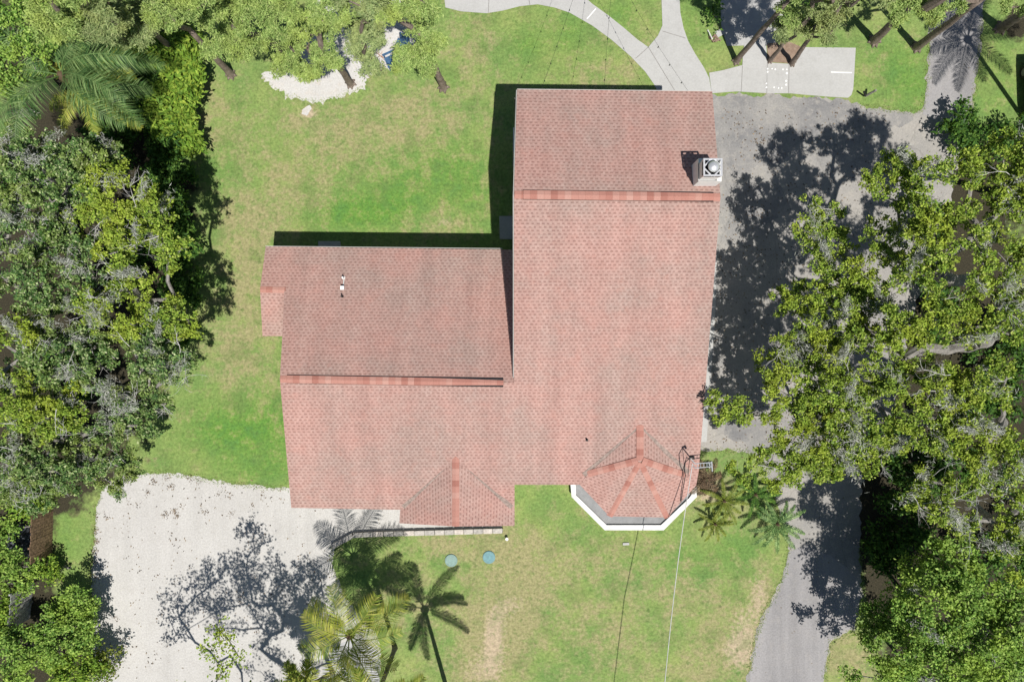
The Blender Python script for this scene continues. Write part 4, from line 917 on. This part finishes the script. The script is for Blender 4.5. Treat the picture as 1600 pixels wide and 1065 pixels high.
# utility cover with white marks on the slab
p = P(1214, 122); oc = empty("access_cover", p, "square access cover with white painted marks in the concrete slab", "cover")
mb = MB(); mb.box((p.x, p.y, .03), (1.12, 1.05, .02)); mb.build("plate", M['concrete'], oc)
mb = MB(); rr = random.Random(4)
for (x, y) in [(1199,108),(1206,108),(1211,109),(1223,109),(1229,109),(1199,113),(1229,115),(1228,127),(1228,133),(1197,131),(1197,137),(1209,137),(1216,138),(1221,138)]:
    q = P(x, y); mb.tube([(q.x, q.y, .03), (q.x, q.y, .05)], rr.uniform(.04, .065), 8)
mb.build("white_marks", M['white'], oc)
# little posts and junk
p = P(1352, 150); o_ = empty("broken_post", p, "short leaning grey post in the lawn beside the slab corner", "post")
mb = MB(); mb.tube([(p.x, p.y, -.05), P(1369, 141, .75)], [.07, .06], 8); mb.build("post", M['bark'], o_); mb = MB(); mb.tube([P(1352, 150, .1), P(1350, 143, .55)], .05, 8); mb.build("stub", M['dark'], o_)
p = P(1112, 62); o_ = empty("garden_debris", p, "white stick and brown pieces piled at the corner of the garden pad", "debris")
mb = MB(); mb.tube([P(1106, 47, .05), P(1113, 61, .3)], .035, 6); mb.build("stick", M['white'], o_)
mb = MB(); rr = random.Random(9)
for k in range(9): q = P(1114 + rr.uniform(-3, 12), 61 + rr.uniform(-4, 6)); mb.box((q.x, q.y, .06 + .02 * k / 3), (rr.uniform(.15, .45), .07, .05), rr.uniform(-1, 1))
mb.build("brown_pieces", M['mulch'], o_); mb = MB(); q = P(1125, 52); mb.box((q.x, q.y, .05), (.5, .35, .06), .5); mb.build("slab", M['concrete'], o_)
# brown board fence, seen from above
def board_fence(label, x0, y0, x1, y1, h, mat, name="board_fence"):
    a, b = P(x0, y0), P(x1, y1); L = (b - a).length; d = (b - a).normalized(); s = Vector((-d.y, d.x, 0)); an = math.atan2(d.y, d.x)
    o_ = empty(name, a, label, "fence"); k = int(L / .15); rr = random.Random(3)
    mb = MB()
    for i in range(k):
        q = a.lerp(b, (i + .5) / k) + s * rr.uniform(-.012, .012); hh_ = h + rr.uniform(-.04, .04); mb.box((q.x, q.y, hh_ / 2), (L / k - .012, .022, hh_), an)
    mb.build("boards", mat, o_)
    for zz in (.4, h - .35): mb = MB(); c = (a + b) / 2 - s * .04; mb.box((c.x, c.y, zz), (L, .04, .09), an); mb.build("rail", mat, o_)
    for i in range(int(L / 2.4) + 1): q = a + d * i * 2.4 - s * .09; mb = MB(); mb.box((q.x, q.y, h / 2), (.09, .09, h), an); mb.build("post", mat, o_)
board_fence("brown weathered board fence at the left lawn strip", 83, 775, 81, 866, 1.75, plain('brown_board', (.26,.17,.11), .85, .35, 9))
board_fence("silver grey board fence panel in the lower left bushes", 52, 912, 46, 966, 1.7, plain('grey_board', (.42,.42,.42), .85, .3, 9), "grey_fence")
# dark tarp heap behind the fence
rg = np.random.default_rng(5); p = P(38, 845); mb = MB(); nx_ = 22
for i in range(nx_):
    for j in range(nx_):
        def hp(i, j):
            u, v = (i / nx_ - .5) * 2, (j / nx_ - .5) * 2; r2 = u * u + v * v
            return (p.x + u * .95, p.y + v * .9, max(-.02, .75 * (1 - r2)) + .22 * math.sin(u * 9 + v * 4) * math.cos(v * 8 - u * 3) * max(0, 1 - r2))
        mb.face([hp(i, j), hp(i + 1, j), hp(i + 1, j + 1), hp(i, j + 1)])
o = mb.build("tarp_heap", plain('dark_tarp', (.10,.11,.13), .35, .5, 4)); tag(o, "heap under a dark glossy tarp left of the brown fence", "heap")
# blue chairs in the sand
bluem = plain('blue_plastic', (.06,.13,.24), .4, .15, 6)
def chair(px, py, rz, label):
    p = P(px, py); o_ = empty("beach_chair", p, label, "chair", "blue chairs on the sand")
    M4 = Matrix.Translation(p) @ Matrix.Rotation(rz, 4, 'Z')
    def bx(name, c, s, rx=0):
        mb = MB(); q = M4 @ Vector(c); mb.box(q, s, rz, 0, rx); mb.build(name, bluem, o_, bevel=.008)
    bx("seat", (0, .05, .32), (.58, .62, .04), -.12)
    for k in range(5): bx("back_slat", (-.24 + .12 * k, -.38, .68), (.10, .03, .86), .35)
    for s in (-1, 1):
        bx("armrest", (s * .36, 0, .55), (.13, .75, .03)); bx("leg", (s * .34, .3, .27), (.05, .09, .54)); bx("leg", (s * .34, -.3, .27), (.05, .09, .54))
chair(632, 80, 2.8, "larger blue chair on the sand, nearer the path"); chair(614, 98, 2.0, "smaller blue chair on the sand, nearer the lawn")
p = P(617, 110); o_ = empty("dead_branch", p, "reddish broken branch lying by the sand patch", "branch"); mb = MB(); rg = np.random.default_rng(8)
twig(mb, rg, (p.x, p.y, .1), (.6, .3, .05), 1.0, .05, 2); twig(mb, rg, (p.x, p.y, .1), (-.4, .5, .05), .9, .045, 2); mb.build("twigs", plain('red_wood', (.33,.16,.10), .9), o_)
# string lights over the upper lawn
bulbm = plain('bulb_socket', (.03,.03,.03), .5)
def string(label, pts, zs, n):
    q = [P(a, b, z) for (a, b), z in zip(pts, zs)]; o_ = empty("string_lights", q[0], label, "lights", "string lights over the upper lawn")
    path_ = [q[0].lerp(q[1], i / 20) - Vector((0, 0, .35 * math.sin(math.pi * i / 20))) for i in range(21)]
    mb = MB(); mb.tube(path_, .006, 4); mb.build("wire", M['pipe_dark'], o_)
    for k in range(n):
        f = (k + .5) / n; c = q[0].lerp(q[1], f) - Vector((0, 0, .35 * math.sin(math.pi * f))); mb = MB()
        mb.tube([c, c - Vector((0, 0, .07)), c - Vector((0, 0, .12)), c - Vector((0, 0, .17))], [.02, .02, .03, .01], 8); mb.build("bulb", bulbm, o_)
string("leftmost string of small bulbs over the upper lawn", [(846,139),(915,-60)], [5.6,4.6], 7)
string("second string of small bulbs over the upper lawn", [(944,140),(960,-60)], [5.6,4.4], 6)
string("string of small bulbs crossing above the concrete path", [(1075,142),(955,-60)], [5.6,4.4], 7)
# parked car at the right edge
def car(px, py, rz, label):
    p = P(px, py); o_ = empty("parked_car", p, label, "car"); Mx = Matrix.Translation(p) @ Matrix.Rotation(rz, 4, 'Z')
    prof = [(-2.0,.35),(-2.05,.75),(-1.9,.95),(-1.0,1.02),(-.45,1.42),(1.15,1.45),(1.75,1.02),(2.05,.95),(2.1,.4)]
    body = MB(); W = .86
    def sec(y, inset_):  return [Mx @ Vector((y * (1 if z < 1.0 else .86), x, z)) for x, z in prof]
    for a, b in zip(prof, prof[1:]):
        ya = lambda z: W if z <= 1.03 else W * .80
        body.face([Mx @ Vector((-ya(a[1]), a[0], a[1])), Mx @ Vector((-ya(b[1]), b[0], b[1])), Mx @ Vector((ya(b[1]), b[0], b[1])), Mx @ Vector((ya(a[1]), a[0], a[1]))])
    for s in (-1, 1):
        lo = [Mx @ Vector((s * W, x, z)) for x, z in ((-2.0,.35),(-2.05,.75),(-1.9,.95),(-1.0,1.02),(1.75,1.02),(2.05,.95),(2.1,.4))]; body.face(lo if s > 0 else lo[::-1])
        up = [Mx @ Vector((s * W, -1.0, 1.02)), Mx @ Vector((s * W, 1.75, 1.02)), Mx @ Vector((s * W * .8, 1.15, 1.45)), Mx @ Vector((s * W * .8, -.45, 1.42))]; body.face(up if s > 0 else up[::-1])
    body.build("body", plain('car_paint', (.62,.64,.66), .3, .05, 3), o_, bevel=.05)
    gl = MB()
    gl.face([Mx @ Vector(q) for q in ((-.74,-.95,1.06),(.74,-.95,1.06),(.62,-.5,1.41),(-.62,-.5,1.41))]); gl.face([Mx @ Vector(q) for q in ((.74,1.68,1.09),(-.74,1.68,1.09),(-.62,1.22,1.44),(.62,1.22,1.44))])
    gl.build("windscreen", M['glass'], o_)
    for s in (-1, 1):
        g2 = MB(); g2.face([Mx @ Vector(q) for q in ((s*.875,-.8,1.08),(s*.875,1.45,1.08),(s*.72,1.05,1.40),(s*.72,-.4,1.38))]); g2.build("side_window", M['glass'], o_)
        for y in (-1.25, 1.3):
            wh = MB(); wh.tube([Mx @ Vector((s * .66, y, .33)), Mx @ Vector((s * .88, y, .33))], .33, 18); wt = wh.build("wheel", M['pipe_dark'], o_)
            wh = MB(); wh.tube([Mx @ Vector((s * .86, y, .33)), Mx @ Vector((s * .89, y, .33))], .2, 12); wh.build("rim", M['bark'], wt)
        hl = MB(); hl.box(Mx @ Vector((s * .62, -2.03, .72)), (.34, .06, .14), rz); hl.build("headlight", M['fascia'], o_)
car(1619, 152, R(2), "grey car parked at the right edge above the oak canopy")

# fallen leaves and weeds on the gravel, ragged grass on the edges of the paving: uncountable
rg = np.random.default_rng(77)
def scatter(name, label, pxpts, per, spread, L, W, mat, up=.9, z=.02):
    C = []; 
    for (x, y, k) in pxpts:
        c = np.array(P(x, y)); n = int(per * k); C.append(c + np.column_stack([rg.normal(size=(n, 2)) * spread, np.zeros(n)]))
    C = np.concatenate(C); n = len(C); C[:, 2] = z + rg.uniform(0, .03, n)
    D = rg.normal(size=(n, 3)); D[:, 2] = np.abs(D[:, 2]) * (1 - up)
    o = leaf_mesh(name, C, D, rg.normal(size=(n, 3)) * .3 + np.array([0, 0, 1.0]), L * rg.uniform(.5, 1.4, n), W * rg.uniform(.6, 1.3, n), mat, None)
    return tag(o, label=label, kind="stuff")
litter = leafmat('dry_litter', [(0, (.05,.035,.025)), (.5, (.16,.11,.07)), (1, (.34,.25,.15))], trans=.05)
pp = [(240,752,3),(262,746,2),(268,760,3),(230,768,2),(215,790,1),(200,752,2),(310,752,1),(340,772,1),(358,774,2),(296,748,2),(258,802,3),(272,798,3),(276,806,2),(320,800,2),(362,800,1.5),(168,808,2),(150,830,3),(151,846,3),(149,862,3),(148,880,2),(146,900,2),(180,965,1.5),(395,790,1),(410,772,1),(284,792,1),(190,740,3),(350,760,1)]
scatter("leaf_litter", "brown leaf litter and weeds along the gravel edges", pp, 12, .11, .075, .035, litter)
pp = [(rg.uniform(1115,1380), rg.uniform(170,700), 1) for _ in range(260)] + [(rg.uniform(150,520), rg.uniform(760,1060), 1) for _ in range(60)]
scatter("leaf_litter", "scattered fallen leaves on parking area and gravel", pp, 6, .35, .11, .05, litter)
def along(pl, step=.12):
    out = []
    for a, b in zip(pl, pl[1:]):
        A, B = P(*a), P(*b); k = max(1, int((B - A).length / step))
        for i in range(k): q = A.lerp(B, i / k); out.append((800 + q.x * 28.005, 532.5 - q.y * 28.005, 1))
    return out
E_ = along([(150,790),(160,765),(180,748),(220,740),(262,738),(300,744),(330,750),(380,757),(450,763)]) + along([(148,1000),(143,900),(150,800)]) + along([(522,853),(518,880),(536,930),(560,962),(585,985),(596,1020),(594,1060)])
E_ += along([(1345,164),(1380,170),(1415,174),(1440,172),(1447,140),(1452,60),(1458,0)]) + along([(1536,20),(1528,110),(1516,190)]) + along([(1097,704),(1160,705),(1190,715),(1205,760),(1222,810),(1232,850),(1228,890),(1212,925),(1192,960),(1180,1000),(1170,1050)]) + along([(1288,1060),(1300,1000),(1336,985),(1350,930),(1343,850)])
E_ += along([(412,118),(412,128),(425,138),(445,148),(470,156),(495,161),(520,155),(540,148),(560,142),(572,132)])
fringe = leafmat('grass_blade', [(0, (.13,.22,.05)), (.5, (.22,.32,.09)), (1, (.42,.42,.20))], trans=.3)
scatter("grass_fringe", "ragged grass creeping over the edges of gravel and drives", E_, 9, .10, .12, .020, fringe, .9, .012)
